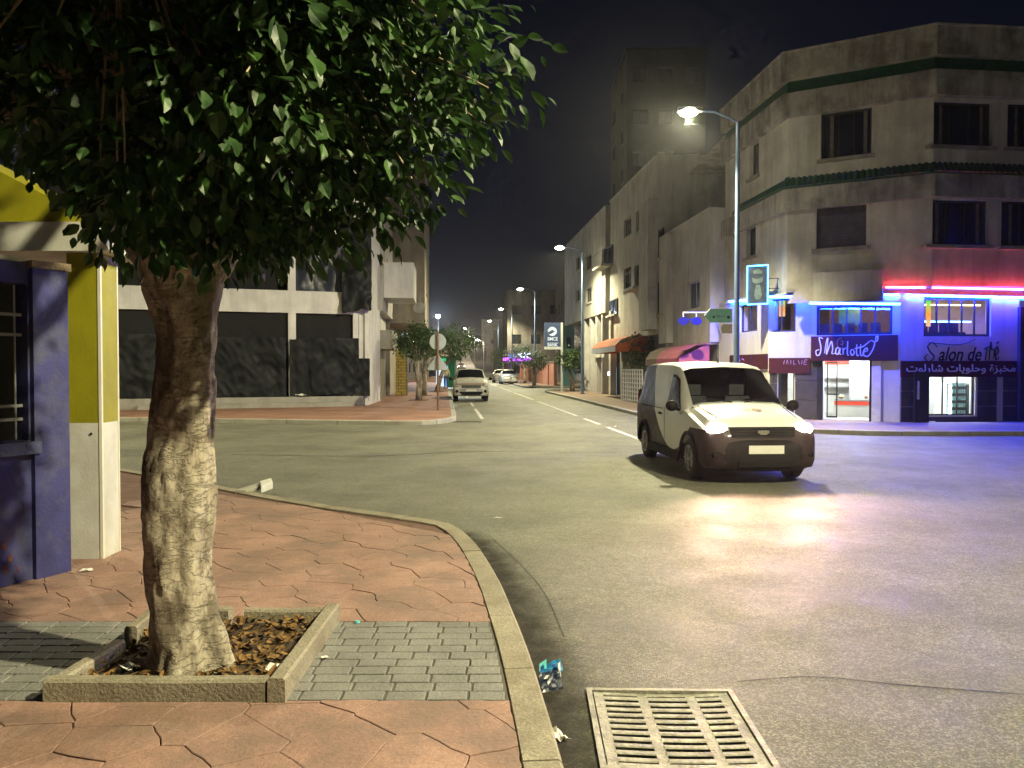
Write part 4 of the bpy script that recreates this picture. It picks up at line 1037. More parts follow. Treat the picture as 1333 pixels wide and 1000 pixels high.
# hanging sign box with neon frame
sb = thing('neon_sign_box', 'hanging sign box outlined in blue neon on the corner wall', 'sign', GC.pt(.2,3.2,.3))
q = GC.rect(973,346,1000,396,.45); b = MB(); b.fbox(GC,q[0],q[1],q[2],q[3],.39,.45); sbx = b.build('panel', M('dark_sign_face', (.035,.05,.07), .4, .3, 6), sb)
for (a0,a1,c0,c1) in ((q[0],q[1],q[3],q[3]),(q[0],q[1],q[2],q[2])): MB().tube([GC.pt(a0,c0,.47),GC.pt(a1,c1,.47)],.018,8).build('neon_tube', neon_c, sb)
for u in (q[0],q[1]): MB().tube([GC.pt(u,q[2],.47),GC.pt(u,q[3],.47)],.018,8).build('neon_tube', neon_c, sb)
m_cake = M('pale_sign_print', (.10,.14,.15), .5, .3, 9)
def flat(F, pts, d, m, nm, par): MB().poly([F.pt(q[0]+(q[1]-q[0])*x, q[2]+(q[3]-q[2])*y, d) for x,y in pts]).build(nm, m, par)
flat(GC, [(.30,.80),(.70,.78),(.74,.84),(.52,.92),(.27,.87)], .455, m_cake, 'sign_print', sb); flat(GC, [(.25,.58),(.45,.52),(.75,.58),(.76,.70),(.45,.65),(.24,.70)], .455, m_cake, 'sign_print', sb); flat(GC, [(.42,.12),(.62,.12),(.72,.24),(.62,.50),(.42,.50),(.34,.24)], .455, m_cake, 'sign_print', sb)
br = GC.rect(1000,363,1013,376,.3)
for z in (br[2],br[3]): MB().tube([GC.pt(q[1],z,.42),GC.pt(br[1],z,.42),GC.pt(br[1],z,-.02)],.012,6).build('bracket', m_black, sb)
MB().tube([GC.pt(br[1],br[2],.42),GC.pt(br[1],br[3],.42)],.012,6).build('bracket', m_black, sb)

# --- rooms behind the glass: tea room above, cake shop below
m_int = M('tea_room_wall', (.42,.36,.26), .8, .15, 2); m_intd = M('tea_room_dark', (.10,.06,.05), .7, .2, 2); m_shopw = M('shop_white', (.75,.76,.74), .6, .05, 3)
m_redst = M('red_stripe', (.62,.06,.03), .5, .1, 3); m_floor = M('shop_floor_tile', (.55,.52,.48), .35, .1, 2); m_steel = M('steel_trim', (.5,.52,.53), .35, .1, 5, metal=.6)
tub_w = E('shop_tube_light', (.92,1.0,.97), 30); tub_y = E('tea_room_lamp', (1.0,.80,.35), 9); neon_in = E('tea_room_blue_neon', (.12,.35,1.0), 14)
fridge_l = E('fridge_light', (.62,.95,1.0), 20); warm_bulb = E('warm_bulb', (1.0,.62,.25), 40)
zf = dC[3]+.32
MB().prism([(GC.pt(.05,0,-.28)).xy[:], (GC.pt(GC.L,0,-.28)).xy[:], FRL.pt(9,0,-.28).xy[:], FRL.pt(9,0,-6).xy[:], (8.6,28.2)], zf, zf+.12).build('upper_floor', m_int, cb)
MB().prism([(GC.pt(.05,0,-.28)).xy[:], (GC.pt(GC.L,0,-.28)).xy[:], FRL.pt(9,0,-.28).xy[:], FRL.pt(9,0,-6).xy[:], (8.6,28.2)], ZT-.06, ZT-.01).build('ceiling', m_int, cb)
MB().fbox(FC,-.6,7.0,KZ,ZT-.07,-4.6,-4.5).build('inner_wall', m_int, cb)
MB().fbox(FRL,-.5,9,zf+.12,ZT-.07,-3.2,-3.1).build('inner_wall', m_intd, cb)
MB().fbox(GC,.06,GC.L+.9,KZ-.02,KZ+.025,-4.4,-.26).build('shop_floor', m_floor, cb)
# tea room: ceiling lamps, blue neon bar, pillar with coloured light strip, backs of chairs
for (F,u,d) in ((GC,2.2,-1.6),(GC,3.3,-2.2),(GC,1.0,-1.3),(FRL,1.5,-1.3),(FRL,2.6,-1.5)): MB().fbox(F,u-.35,u+.35,ZT-.14,ZT-.10,d-.12,d+.12).build('ceiling_lamp', tub_y, cb)
MB().fbox(FRL,wD[0]-.3,wD[1]+.6,ZT-.36,ZT-.33,-1.3,-1.24).build('lamp_strip', tub_y, cb)
zn = FRL.uz(1245,419,-1.4)[1]; MB().tube([FRL.pt(wD[0]+.45,zn,-1.4),FRL.pt(wD[1]+.4,zn,-1.4)],.022,8).build('neon_tube', neon_in, cb)
m_strip = bpy.data.materials.new('colour_light_strip'); m_strip.use_nodes = True
nt = m_strip.node_tree; nt.nodes.clear(); tc = nt.nodes.new('ShaderNodeTexCoord'); sp = nt.nodes.new('ShaderNodeSeparateXYZ'); rp = nt.nodes.new('ShaderNodeValToRGB'); em_ = nt.nodes.new('ShaderNodeEmission'); ou = nt.nodes.new('ShaderNodeOutputMaterial')
rp.color_ramp.elements[0].color = (.9,.55,.25,1); rp.color_ramp.elements[1].color = (.05,.8,.15,1); e = rp.color_ramp.elements.new(.45); e.color = (1,.35,.02,1); em_.inputs[1].default_value = 1.1
nt.links.new(tc.outputs['Generated'], sp.inputs[0]); nt.links.new(sp.outputs[2], rp.inputs[0]); nt.links.new(rp.outputs[0], em_.inputs[0]); nt.links.new(em_.outputs[0], ou.inputs[0])
def strip(F, px0, px1, py0, py1, d): 
    r_ = F.rect(px0,py0,px1,py1,d); MB().fbox(F,*r_,d-.04,d).build('colour_light', m_strip, cb)
strip(FRL,1207,1212,391,425,-.5); strip(GC,1014,1022,390,412,-.5)
for k in range(5):
    for F, u, d in ((FRL,wD[0]+.2+.33*k,-.8),(GC,wC[0]+.15+.36*k,-.7)):
        b = MB(); zc = zf+.12; b.fbox(F,u-.14,u+.14,zc+.42,zc+.72,d-.03,d); b.fbox(F,u-.15,u-.12,zc,zc+.42,d-.03,d); b.fbox(F,u+.12,u+.15,zc,zc+.42,d-.03,d); b.fbox(F,u-.15,u+.15,zc+.36,zc+.42,d,d+.3)
        b.build('tea_room_chair', m_darkfr, cb)
r_ = GC.rect(1092,402,1120,424,-1.9); MB().fbox(GC,*r_,-1.95,-1.9).build('menu_board', M('menu_board', (.03,.12,.09), .4, .3, 8), cb)
# shop: ceiling tubes, counters with red stripes, glass shelves
for u in (dC[0]-.5,dC[0]+.4,dC[1]+.5): MB().fbox(GC,u-.55,u+.55,zf-.06,zf-.03,-2.0,-1.85).build('tube_light', tub_w, cb)
MB().fbox(GC,.1,GC.L,KZ+.03,zf-.01,-3.1,-3.0).build('back_wall', m_shopw, cb)
MB().fbox(GC,dC[0]-.6,dC[1]+.9,zf-.42,zf-.28,-2.99,-2.93).build('wall_stripe', m_redst, cb)
for k,z in enumerate((1.05,1.35)): MB().fbox(GC,dC[0]-.4,dC[1]+.7,z,z+.03,-2.95,-2.65).build('wall_shelf', m_steel, cb)
def counter(F, u0, u1, d0, d1, nm):
    o = MB().fbox(F,u0,u1,KZ+.03,.66,d0,d1).build(nm, m_shopw, cb)
    MB().fbox(F,u0+.002,u1-.002,.52,.64,d1,d1+.012).build('counter_stripe', m_redst, o)
    MB().fbox(F,u0,u1,.66,.69,d0-.01,d1+.02).build('counter_top', m_steel, o)
    MB().fbox(F,u0,u1,1.06,1.08,d0,d1-.1).build('glass_top', m_clear, o); MB().fbox(F,u0,u1,.69,1.06,d1-.03,d1-.02).build('glass_front', m_clear, o)
    for k in range(5):
        uu = u0+(u1-u0)*(k+.5)/5; MB().sphere(F.pt(uu,.76,(d0+d1)/2),.10,.10,.06,10,6).build('cake', M('cake%d'%k, ((.55,.40,.25),(.6,.5,.42),(.30,.12,.06),(.6,.45,.2),(.5,.2,.16))[k], .7, .2, 9), o, True)
counter(GC, dC[0]+.15, dC[1]+.6, -2.3,-1.5, 'shop_counter')
MB().fbox(GC,dC[0]+.002,dC[0]+.30,KZ+.03,dC[3]-.01,-.9,-.86).build('open_door', m_clear, cb)
for u in (dC[0]+.002,dC[0]+.28): MB().fbox(GC,u,u+.035,KZ+.03,dC[3]-.01,-.85,-.82).build('door_stile', m_darkfr, cb)
for z in (KZ+.03,.85,dC[3]-.06): MB().fbox(GC,dC[0],dC[0]+.31,z,z+.05,-.85,-.825).build('door_rail', m_darkfr, cb)
window(GC, cb, *dS, 1, 2, m_darkfr, m_clear, inset=.08, fw=.04, name='shop_window'); window(FRL, cb, *dD, 3, 2, m_darkfr, m_clear, inset=.08, fw=.045, name='shop_window')
MB().fbox(GC,dC[0]-.15,dC[0]-.004,KZ,dC[3],-.05,.05).build('door_jamb', m_black, cb); MB().fbox(GC,dC[1]+.004,dC[1]+.09,KZ,dC[3],-.05,.05).build('door_jamb', m_black, cb)
dl0 = FRL.uz(1191,500,.3)[0]; dl1 = FRL.uz(1210,500,.3)[0]
lf = MB().fbox(FRL,dl0,dl1,KZ+.01,FRL.uz(1200,484,.3)[1],.24,.30).build('open_door_leaf', m_black, cb); hx_ = FRL.uz(1195.5,500,.3)[0]
MB().fbox(FRL,hx_-.03,hx_+.03,FRL.uz(1196,520,.3)[1],FRL.uz(1196,496,.3)[1],.30,.32).build('door_edge_strip', m_alu_, lf)
# lit room with drinks fridge behind the right window
MB().fbox(FRL,-.3,3.6,KZ,zf-.01,-2.2,-2.1).build('back_wall', m_shopw, cb); MB().fbox(FRL,2.9,3.0,KZ,zf-.01,-2.1,-.26).build('side_wall', m_shopw, cb)
MB().fbox(FRL,dD[0]-.1,dD[1]+.1,zf-.10,zf-.07,-1.3,-1.18).build('tube_light', tub_w, cb)
fg = FRL.rect(1233,499,1266,541,-.7); o = MB().fbox(FRL,fg[0],fg[1],KZ+.03,fg[3],-1.3,-.72).build('drinks_fridge', m_shopw, cb)
MB().fbox(FRL,fg[0]+.04,fg[1]-.04,KZ+.12,fg[3]-.05,-.72,-.70).build('fridge_door', m_pane, o)
MB().fbox(FRL,fg[0]+.05,fg[0]+.13,KZ+.15,fg[3]-.06,-.70,-.685).build('fridge_tube', fridge_l, o)
m_can = M('shelf_goods', (.35,.55,.60), .5, .6, 14)
for k in range(5):
    for j in range(6): MB().fbox(FRL,fg[0]+.16+.075*j,fg[0]+.21+.075*j,KZ+.18+.21*k,KZ+.30+.21*k,-.70,-.68).build('bottle', m_can, o)
MB().sphere(FRL.pt(FRL.uz(1234,489,-.2)[0],FRL.uz(1234,489,-.2)[1],-.2),.045,.045,.045,10,8).build('bulb', warm_bulb, cb, True)
for (F,u,d,z,e,c) in ((GC,(dC[0]+dC[1])/2,-1.2,zf-.2,170,(.9,1,.97)),(FRL,(dD[0]+dD[1])/2,-.9,zf-.15,170,(.85,1,1)),(GC,dS[0]+.2,-1.0,zf-.2,60,(.9,1,.97)),(GC,(wC[0]+wC[1])/2,-1.0,ZT-.3,45,(1,.8,.4)),(FRL,(wD[0]+wD[1])/2,-.9,ZT-.3,26,(1,.75,.6))):
    l = bpy.data.lights.new('room_light','POINT'); l.energy = e; l.color = c; l.shadow_soft_size = .15; lo = bpy.data.objects.new('room_light', l); C.objects.link(lo); lo.location = F.pt(u,z,d)

# ================================================================ VEHICLES (front faces the camera, length along +Y, local to an Empty)
m_tyre = M('tyre_rubber', (.018,.018,.018), .85, .2, 9); m_rim = M('wheel_rim', (.32,.32,.33), .4, .2, 6, metal=.7)
m_plast = M('dark_bumper_plastic', (.014,.013,.0135), .75, .2, 6, spec=.12); m_blk = M('black_trim', (.008,.008,.009), .6, .2, 6, spec=.12)
m_auto = M('windscreen_glass', (.010,.011,.013), .06, .2, 3, spec=.7); m_sideglass = M('side_window_glass', (.012,.013,.015), .25, .2, 3, spec=.12); m_chrome = M('chrome', (.6,.6,.6), .2, .1, 6, metal=1.0)
m_plate = M('number_plate', (.62,.61,.58), .5, .05, 9); m_head_on = E('headlight_lit', (1.0,.80,.60), 38); m_head_off = M('headlight_unlit', (.35,.34,.30), .15, .3, 12, spec=.7)
m_tail = E('tail_light_lit', (1.0,.05,.02), 14); m_head_far = E('far_headlight', (1.0,.93,.78), 60); m_tail_off = M('tail_light_off', (.20,.01,.01), .3, .1, 5)
def loft(st, wheels, ra):
    """st rows: y, bottom z, belt z, top z, half width, half width at top"""
    ys_ = [s[0] for s in st]; fine = set(ys_)
    for wy in wheels:
        for k in range(-10,11): fine.add(round(wy+ra*math.sin(k/10*math.pi/2),4))
    y = ys_[0]
    while y < ys_[-1]: fine.add(round(y,3)); y += .12
    fine = sorted(f for f in fine if ys_[0] <= f <= ys_[-1]); F2 = [fine[0]]
    for f in fine[1:]:
        if f-F2[-1] > .006: F2.append(f)
    def par(y):
        for a, b in zip(st, st[1:]):
            if a[0] <= y <= b[0]:
                t = (y-a[0])/(b[0]-a[0]); return [a[k]+(b[k]-a[k])*t for k in range(1,6)]
        return list(st[-1][1:])
    def sec(y):
        zb, zl, zt, w, wt = par(y); arch = -1
        for wy in wheels:
            if abs(y-wy) < ra: arch = .31+math.sqrt(ra*ra-(y-wy)**2)
        p = [(0,zb),(w*.78,zb),(w*.95,zb+.03),(w*.995,zb+.13),(w,(zb+.13+zl)/2),(w*.995,zl-.07),(w*.965,zl),(wt,max(zl+.01,zt-.14)),(wt*.94,max(zl+.02,zt-.05)),(wt*.76,zt-.012),(0,zt+.015)]
        q = []
        for i, (x,z) in enumerate(p):
            if arch > 0 and 1 <= i <= 6 and x > w*.5: z = max(z, min(arch, zl))
            q.append((x,z))
        return q
    return F2, sec, par
def body_mesh(ys_, sec, hole=None):
    b = MB(); n = 11
    for y in ys_:
        s = sec(y); b.v += [(x,y,z) for x,z in s]; b.v += [(-x,y,z) for x,z in s[1:-1]][::-1]
    m = n+n-2
    for i in range(len(ys_)-1):
        for k in range(m):
            if hole and 8 <= k <= 11 and hole[0] <= ys_[i] and ys_[i+1] <= hole[1]: continue
            b.f.append((i*m+k,i*m+(k+1)%m,(i+1)*m+(k+1)%m,(i+1)*m+k))
    def cap(i, rev):
        for k in range(n-1):
            a, c = i*m+k, i*m+k+1; ma = i*m+(m-k)%m; mc = i*m+(m-(k+1))%m
            f = [a,c,mc,ma]; f2 = []
            for v in f:
                if v not in f2: f2.append(v)
            if len(f2) >= 3: b.f.append(tuple(f2 if rev else f2[::-1]))
    cap(0, True); cap(len(ys_)-1, False)
    return b
def top_patch(sec, y0, y1, n, off, inset=1.0):
    b = MB(); cols_ = []
    for i in range(n+1):
        y = y0+(y1-y0)*i/n; s = sec(y); row = [(-s[8][0]*inset,s[8][1]),(-s[9][0]*inset,s[9][1]),(-s[9][0]*.45,(s[9][1]+s[10][1]*1.0)/2+.004),(0,s[10][1]),(s[9][0]*.45,(s[9][1]+s[10][1])/2+.004),(s[9][0]*inset,s[9][1]),(s[8][0]*inset,s[8][1])]
        b.v += [(x,y-off*.6,z+off) for x,z in row]
    for i in range(n):
        for k in range(6): b.f.append((i*7+k,i*7+k+1,(i+1)*7+k+1,(i+1)*7+k))
    return b
def side_patch(sec, yf0, yf1, yr0, yr1, t0, t1, sgn, off=.012, n=18, m=6):
    """yf0..: front edge at t0 / t1, yr0..: rear edge at t0 / t1"""
    b = MB()
    for j in range(m+1):
        t = t0+(t1-t0)*j/m; q = j/m; ya, yb = yf0+(yf1-yf0)*q, yr0+(yr1-yr0)*q
        for i in range(n+1):
            y = ya+(yb-ya)*i/n; s = sec(y); x = s[6][0]+(s[7][0]-s[6][0])*t; z = s[6][1]+(s[7][1]-s[6][1])*t
            b.v.append((sgn*(x+off),y,z))
    for j in range(m):
        for i in range(n): b.f.append((j*(n+1)+i,j*(n+1)+i+1,(j+1)*(n+1)+i+1,(j+1)*(n+1)+i) if sgn > 0 else (j*(n+1)+i,(j+1)*(n+1)+i,(j+1)*(n+1)+i+1,j*(n+1)+i+1))
    return b
def L0(b, nm, m, par, smooth=False):
    o = b.build(nm, m, None, smooth); o.parent = par; return o
def wheel(par, x, y, r, w=.20):
    s = 1 if x > 0 else -1
    o = L0(MB().tube([(x-s*w,y,r),(x-s*w*.9,y,r),(x-s*.03,y,r),(x,y,r)],[r*.90,r,r,r*.90],24),'wheel',m_tyre,par,30)
    q = MB(); q.tube([(x-s*.02,y,r),(x+s*.004,y,r)],[r*.66,r*.64],20)
    for k in range(6):
        a = k/6*6.283; q.tube([(x+s*.012,y+.05*math.cos(a),r+.05*math.sin(a)),(x+s*.008,y+r*.58*math.cos(a),r+r*.58*math.sin(a))],[.028,.02],6)
    q.tube([(x-.0,y,r),(x+s*.02,y,r)],[.05,.045],12)
    rim = L0(q,'rim',m_rim,o)
def headlamp(par, x, y, z, sx, sy, sz, m): return L0(MB().sphere((x,y,z),sx,sy,sz,16,10),'headlight',m,par,'all')
def mirror(par, x, y, z, m, s=1.0):
    q = MB(); q.sphere((x,y,z),.10*s,.07*s,.085*s,12,8); q.tube([(x-.0,y+.02,z-.03),(x-math.copysign(.14,x),y+.05,z-.07)],[.02,.025],6); return L0(q,'mirror',m,par,'all')
def plate(par, y, z, w=.52, h=.11):
    o = L0(MB().box(-w/2,w/2,y-.012,y,z-h/2,z+h/2),'number_plate',m_plate,par); return o

# ---- the white van
def van_paint():
    m = M('white_van_paint', (.68,.68,.66), .5, .05, 2, spec=.15); nt = m.node_tree; N = nt.nodes; L = nt.links; p = N['Principled BSDF']
    p.inputs['Coat Weight'].default_value = .05
    tc = N.new('ShaderNodeTexCoord'); sp = N.new('ShaderNodeSeparateXYZ'); L.new(tc.outputs['Object'], sp.inputs[0])
    def mt(op, a, b=None):
        n = N.new('ShaderNodeMath'); n.operation = op
        for i, v in enumerate((a,b)):
            if v is None: continue
            if isinstance(v,(int,float)): n.inputs[i].default_value = v
            else: L.new(v, n.inputs[i])
        return n.outputs[0]
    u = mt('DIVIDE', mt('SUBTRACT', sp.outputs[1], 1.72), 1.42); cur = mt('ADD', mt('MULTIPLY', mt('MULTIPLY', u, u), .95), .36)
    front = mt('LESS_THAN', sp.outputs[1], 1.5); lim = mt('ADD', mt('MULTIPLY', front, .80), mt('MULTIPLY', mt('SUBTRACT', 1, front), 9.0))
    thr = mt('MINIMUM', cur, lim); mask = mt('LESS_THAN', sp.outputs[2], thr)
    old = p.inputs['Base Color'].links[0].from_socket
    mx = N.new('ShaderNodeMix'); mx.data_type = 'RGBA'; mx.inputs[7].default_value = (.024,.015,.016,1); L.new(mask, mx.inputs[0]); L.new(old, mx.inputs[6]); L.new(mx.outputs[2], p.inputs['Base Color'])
    return m
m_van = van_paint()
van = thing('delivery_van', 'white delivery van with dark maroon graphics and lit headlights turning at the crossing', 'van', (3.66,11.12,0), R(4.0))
vst = [(0,.30,.46,.52,.60,.54),(.03,.25,.56,.66,.71,.66),(.08,.23,.66,.79,.79,.73),(.15,.22,.75,.905,.83,.755),(.24,.21,.80,.965,.85,.765),(.40,.21,.85,1.01,.865,.775),(.65,.21,.92,1.06,.875,.78),(.90,.21,.98,1.105,.88,.78),(1.04,.21,1.02,1.14,.88,.775),
       (1.30,.21,1.04,1.345,.88,.75),(1.55,.21,1.05,1.54,.88,.725),(1.78,.21,1.05,1.70,.88,.71),(1.95,.21,1.05,1.765,.88,.71),(2.3,.21,1.05,1.80,.88,.715),(3.2,.21,1.05,1.815,.88,.715),(4.05,.21,1.05,1.80,.875,.71),(4.27,.22,1.05,1.765,.865,.70),(4.34,.28,1.05,1.70,.84,.68),(4.36,.35,1.05,1.62,.80,.65)]
VW = (.82,3.63)
vy, vsec, vpar = loft(vst, VW, .385)
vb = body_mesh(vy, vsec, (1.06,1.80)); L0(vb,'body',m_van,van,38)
L0(top_patch(vsec,1.05,1.80,8,.004,.99),'windscreen',glass('windscreen_tint',(.62,.66,.68),.10),van,'all')
L0(MB().box(-.74,.74,1.02,1.46,.80,1.09),'dashboard',m_blk,van)
L0(MB().hexa([(-.80,2.45,.25),(.80,2.45,.25),(.80,2.50,.25),(-.80,2.50,.25),(-.62,2.45,1.68),(.62,2.45,1.68),(.62,2.50,1.68),(-.62,2.50,1.68)]),'bulkhead',m_plast,van)
m_seat = M('grey_seat_cloth',(.10,.10,.105),.9,.2,6)
for x in (-.38,.38):
    st_ = L0(MB().hexa([(x-.24,1.95,.55),(x+.24,1.95,.55),(x+.24,2.12,.55),(x-.24,2.12,.55),(x-.21,2.12,1.22),(x+.21,2.12,1.22),(x+.21,2.24,1.22),(x-.21,2.24,1.22)]),'seat',m_seat,van); L0(MB().box(x-.13,x+.13,2.16,2.24,1.24,1.42),'headrest',m_seat,st_)
L0(MB().tube([(.38+.17*math.cos(k/12*6.2832),1.52+.08*math.sin(k/12*6.2832),1.06+.13*math.sin(k/12*6.2832)) for k in range(13)],.014,6),'steering_wheel',m_blk,van)
L0(MB().box(-.09,.09,1.72,1.75,1.53,1.60),'rear_view_mirror',m_blk,van)
vis = MB().poly([(-.30,1.09,1.095),(.05,1.09,1.095),(.05,1.30,1.10),(-.30,1.30,1.10)]); L0(vis,'paper_on_dash',m_plate,van)
for s in (-1,1):
    L0(side_patch(vsec,1.34,1.80,2.12,2.12,.06,.86,s),'side_window',m_sideglass,van)
    L0(side_patch(vsec,1.29,1.74,2.15,2.15,.0,.93,s,.007),'window_seal',m_blk,van)
    for wy in VW:
        wheel(van, s*.865, wy, .315)
        arc = [(s*.884, wy+.40*math.cos(a), .31+.40*math.sin(a)) for a in [math.pi*k/14 for k in range(15)]]
        L0(MB().tube(arc,.028,6),'arch_trim',m_plast,van,'all')
    L0(MB().box(s*.872 if s > 0 else -.90, .90 if s > 0 else -.872, 1.30, 3.18, .21, .36),'sill_trim',m_plast,van)
    L0(MB().box(s*.885 if s > 0 else -.905, .905 if s > 0 else -.885, 2.36, 2.52, .90, .93),'door_handle',m_blk,van)
    L0(MB().box(.8845 if s > 0 else -.8865, .8865 if s > 0 else -.8845, 2.17, 2.182, .40, 1.04),'door_seam',m_blk,van)
    L0(MB().box(.8845 if s > 0 else -.8865, .8865 if s > 0 else -.8845, 2.30, 3.85, 1.0, 1.012),'door_track',m_blk,van)
    mirror(van, s*1.0, 1.30, 1.10, m_blk, 1.05)
    headlamp(van, s*.635, .185, .81, .17, .115, .098, m_head_on)
    L0(MB().sphere((s*.70,.06,.45),.07,.05,.055,12,8),'fog_light',m_blk,van,'all')
    L0(MB().sphere((s*.785,4.33,1.10),.05,.04,.20,10,8),'tail_light',m_tail_off,van,'all')
# bumper: follows the nose, a little proud
bp_ = MB(); hb_ = []
for k in range(21):
    t = -1+2*k/20; x = .865*t; yy_ = -.045+.42*abs(t)**5+.05*t*t
    bp_.v += [(x,yy_+.10,.20),(x,yy_+.0,.24),(x,yy_-.03,.36),(x,yy_-.025,.52),(x,yy_+.02,.62),(x,yy_+.10,.68),(x,yy_+.2,.68)]
for k in range(20):
    for c in range(6): bp_.f.append((k*7+c,(k+1)*7+c,(k+1)*7+c+1,k*7+c+1))
L0(bp_,'bumper',m_plast,van,'all')
gi = MB(); gi.hexa([(-.46,.03,.695),(.46,.03,.695),(.46,.14,.695),(-.46,.14,.695),(-.50,.075,.845),(.50,.075,.845),(.50,.2,.845),(-.50,.2,.845)]); grl = L0(gi,'grille',m_blk,van)
for z in (.725,.765,.805): L0(MB().box(-.47,.47,.022+(z-.695)*.32,.03+(z-.695)*.32+.02,z,z+.012),'grille_bar',m_blk,grl)
em2 = MB(); em2.box(-.085,.085,.022,.045,.755,.80); em2.box(-.055,.055,.018,.04,.735,.755); L0(em2,'emblem',m_chrome,grl)
L0(MB().box(-.40,.40,-.078,-.06,.275,.36),'lower_intake',m_blk,van)
plate(van,-.078,.53,.52,.12)
fl = MB(); sy_ = .62
for (x,y) in ((.02,.56),(.14,.50),(.21,.60),(.10,.70)): fl.v.append((x,y,vsec(y)[10][1]+.006))
fl.f.append((0,1,2,3)); L0(fl,'bonnet_sticker',M('bonnet_sticker',(.20,.10,.07),.5,.5,14),van)
fl = MB()
for (x,y) in ((-.08,.58),(.0,.55),(.08,.71),(-.02,.74)): fl.v.append((x,y,vsec(y)[10][1]+.005))
fl.f.append((0,1,2,3)); L0(fl,'bonnet_sticker',M('bonnet_sticker_grey',(.30,.30,.29),.5,.3,14),van)
for (x,y0_,y1_) in ((-.60,.30,1.0),(.60,.30,1.0)):
    L0(MB().tube([(x*(1+.12*t/6),y0_+(y1_-y0_)*t/6,vsec(y0_+(y1_-y0_)*t/6)[9][1]-.002) for t in range(7)],.006,5),'bonnet_seam',m_blk,van)
for s in (-1,1): L0(MB().tube([(s*.10,1.05,1.165),(s*.55,1.14,1.225)],.010,5),'wiper',m_blk,van)
L0(MB().tube([(.0,2.0,1.79),(.0,2.12,1.90)],[.012,.004],6),'aerial',m_blk,van)
for s in (-1,1):
    l = bpy.data.lights.new('headlight_beam','SPOT'); l.energy = 330; l.color = (1.0,.60,.44); l.spot_size = R(110); l.spot_blend = .8; l.shadow_soft_size = .07
    lo = bpy.data.objects.new('headlight_beam', l); C.objects.link(lo); lo.parent = van; lo.location = (s*.635,.04,.81); lo.rotation_euler = (R(90+2),0,R(180))

# ---- the parked SUV
m_silver = M('pale_car_paint', (.50,.49,.44), .3, .06, 3, spec=.5); m_lowgrey = M('grey_bumper_paint', (.26,.26,.27), .4, .1, 5); m_skid = M('silver_skid', (.42,.42,.44), .4, .1, 5)
suv = thing('parked_suv', 'pale grey SUV parked at the kerb beyond the corner with its lights off', 'car', (-2.02,38.0,0), R(4.5))
sst = [(0,.34,.52,.60,.66,.60),(.05,.30,.66,.78,.76,.70),(.12,.28,.78,.93,.82,.75),(.25,.27,.86,1.0,.86,.77),(.6,.27,.95,1.06,.88,.79),(1.05,.27,1.03,1.11,.89,.79),(1.25,.27,1.05,1.20,.89,.76),(1.75,.27,1.07,1.55,.89,.68),(2.0,.27,1.07,1.63,.89,.67),(3.4,.27,1.07,1.62,.885,.67),(4.0,.27,1.07,1.52,.87,.66),(4.25,.30,1.07,1.28,.84,.70),(4.34,.40,1.0,1.10,.78,.70)]
sy2, ssec, spar = loft(sst, (.88,3.5), .42)
L0(body_mesh(sy2,ssec),'body',m_silver,suv,38); L0(top_patch(ssec,1.22,1.85,8,.008,.97),'windscreen',m_auto,suv,'all')
for s in (-1,1):
    L0(side_patch(ssec,1.5,1.92,2.45,2.45,.06,.86,s),'side_window',m_sideglass,suv); L0(side_patch(ssec,2.55,2.55,3.9,3.6,.06,.86,s),'side_window',m_sideglass,suv)
    wheel(suv,s*.875,.88,.35,.24); wheel(suv,s*.875,3.5,.35,.24); mirror(suv,s*1.02,1.35,1.13,m_blk)
    headlamp(suv,s*.66,.12,.80,.16,.10,.075,m_head_off); L0(MB().sphere((s*.68,.04,.52),.10,.05,.085,12,8),'fog_recess',m_blk,suv,'all')
    L0(MB().tube([(s*.60,1.95,1.66),(s*.60,3.6,1.66)],.018,6),'roof_rail',m_blk,suv)
sb_ = MB()
for k in range(17):
    t = -1+2*k/16; x = .87*t; y_ = -.03+.30*abs(t)**5+.04*t*t; sb_.v += [(x,y_+.1,.30),(x,y_-.02,.40),(x,y_-.02,.62),(x,y_+.06,.68)]
for k in range(16):
    for c in range(3): sb_.f.append((k*4+c,(k+1)*4+c,(k+1)*4+c+1,k*4+c+1))
L0(sb_,'bumper',m_lowgrey,suv,'all')
L0(MB().hexa([(-.44,-.06,.34),(.44,-.06,.34),(.44,.1,.34),(-.44,.1,.34),(-.60,-.06,.50),(.60,-.06,.50),(.60,.1,.50),(-.60,.1,.50)]),'lower_intake',m_blk,suv)
L0(MB().box(-.48,.48,-.0,.08,.70,.83),'grille',m_blk,suv); L0(MB().box(-.46,.46,-.012,-.001,.74,.755),'grille_bar',m_chrome,suv); L0(MB().box(-.46,.46,-.012,-.001,.79,.805),'grille_bar',m_chrome,suv)
L0(MB().box(-.72,.72,.03,.10,.875,.905),'bonnet_edge',M('amber_strip',(.35,.19,.09),.5,.3,9),suv)
plate(suv,-.07,.575,.52,.12)

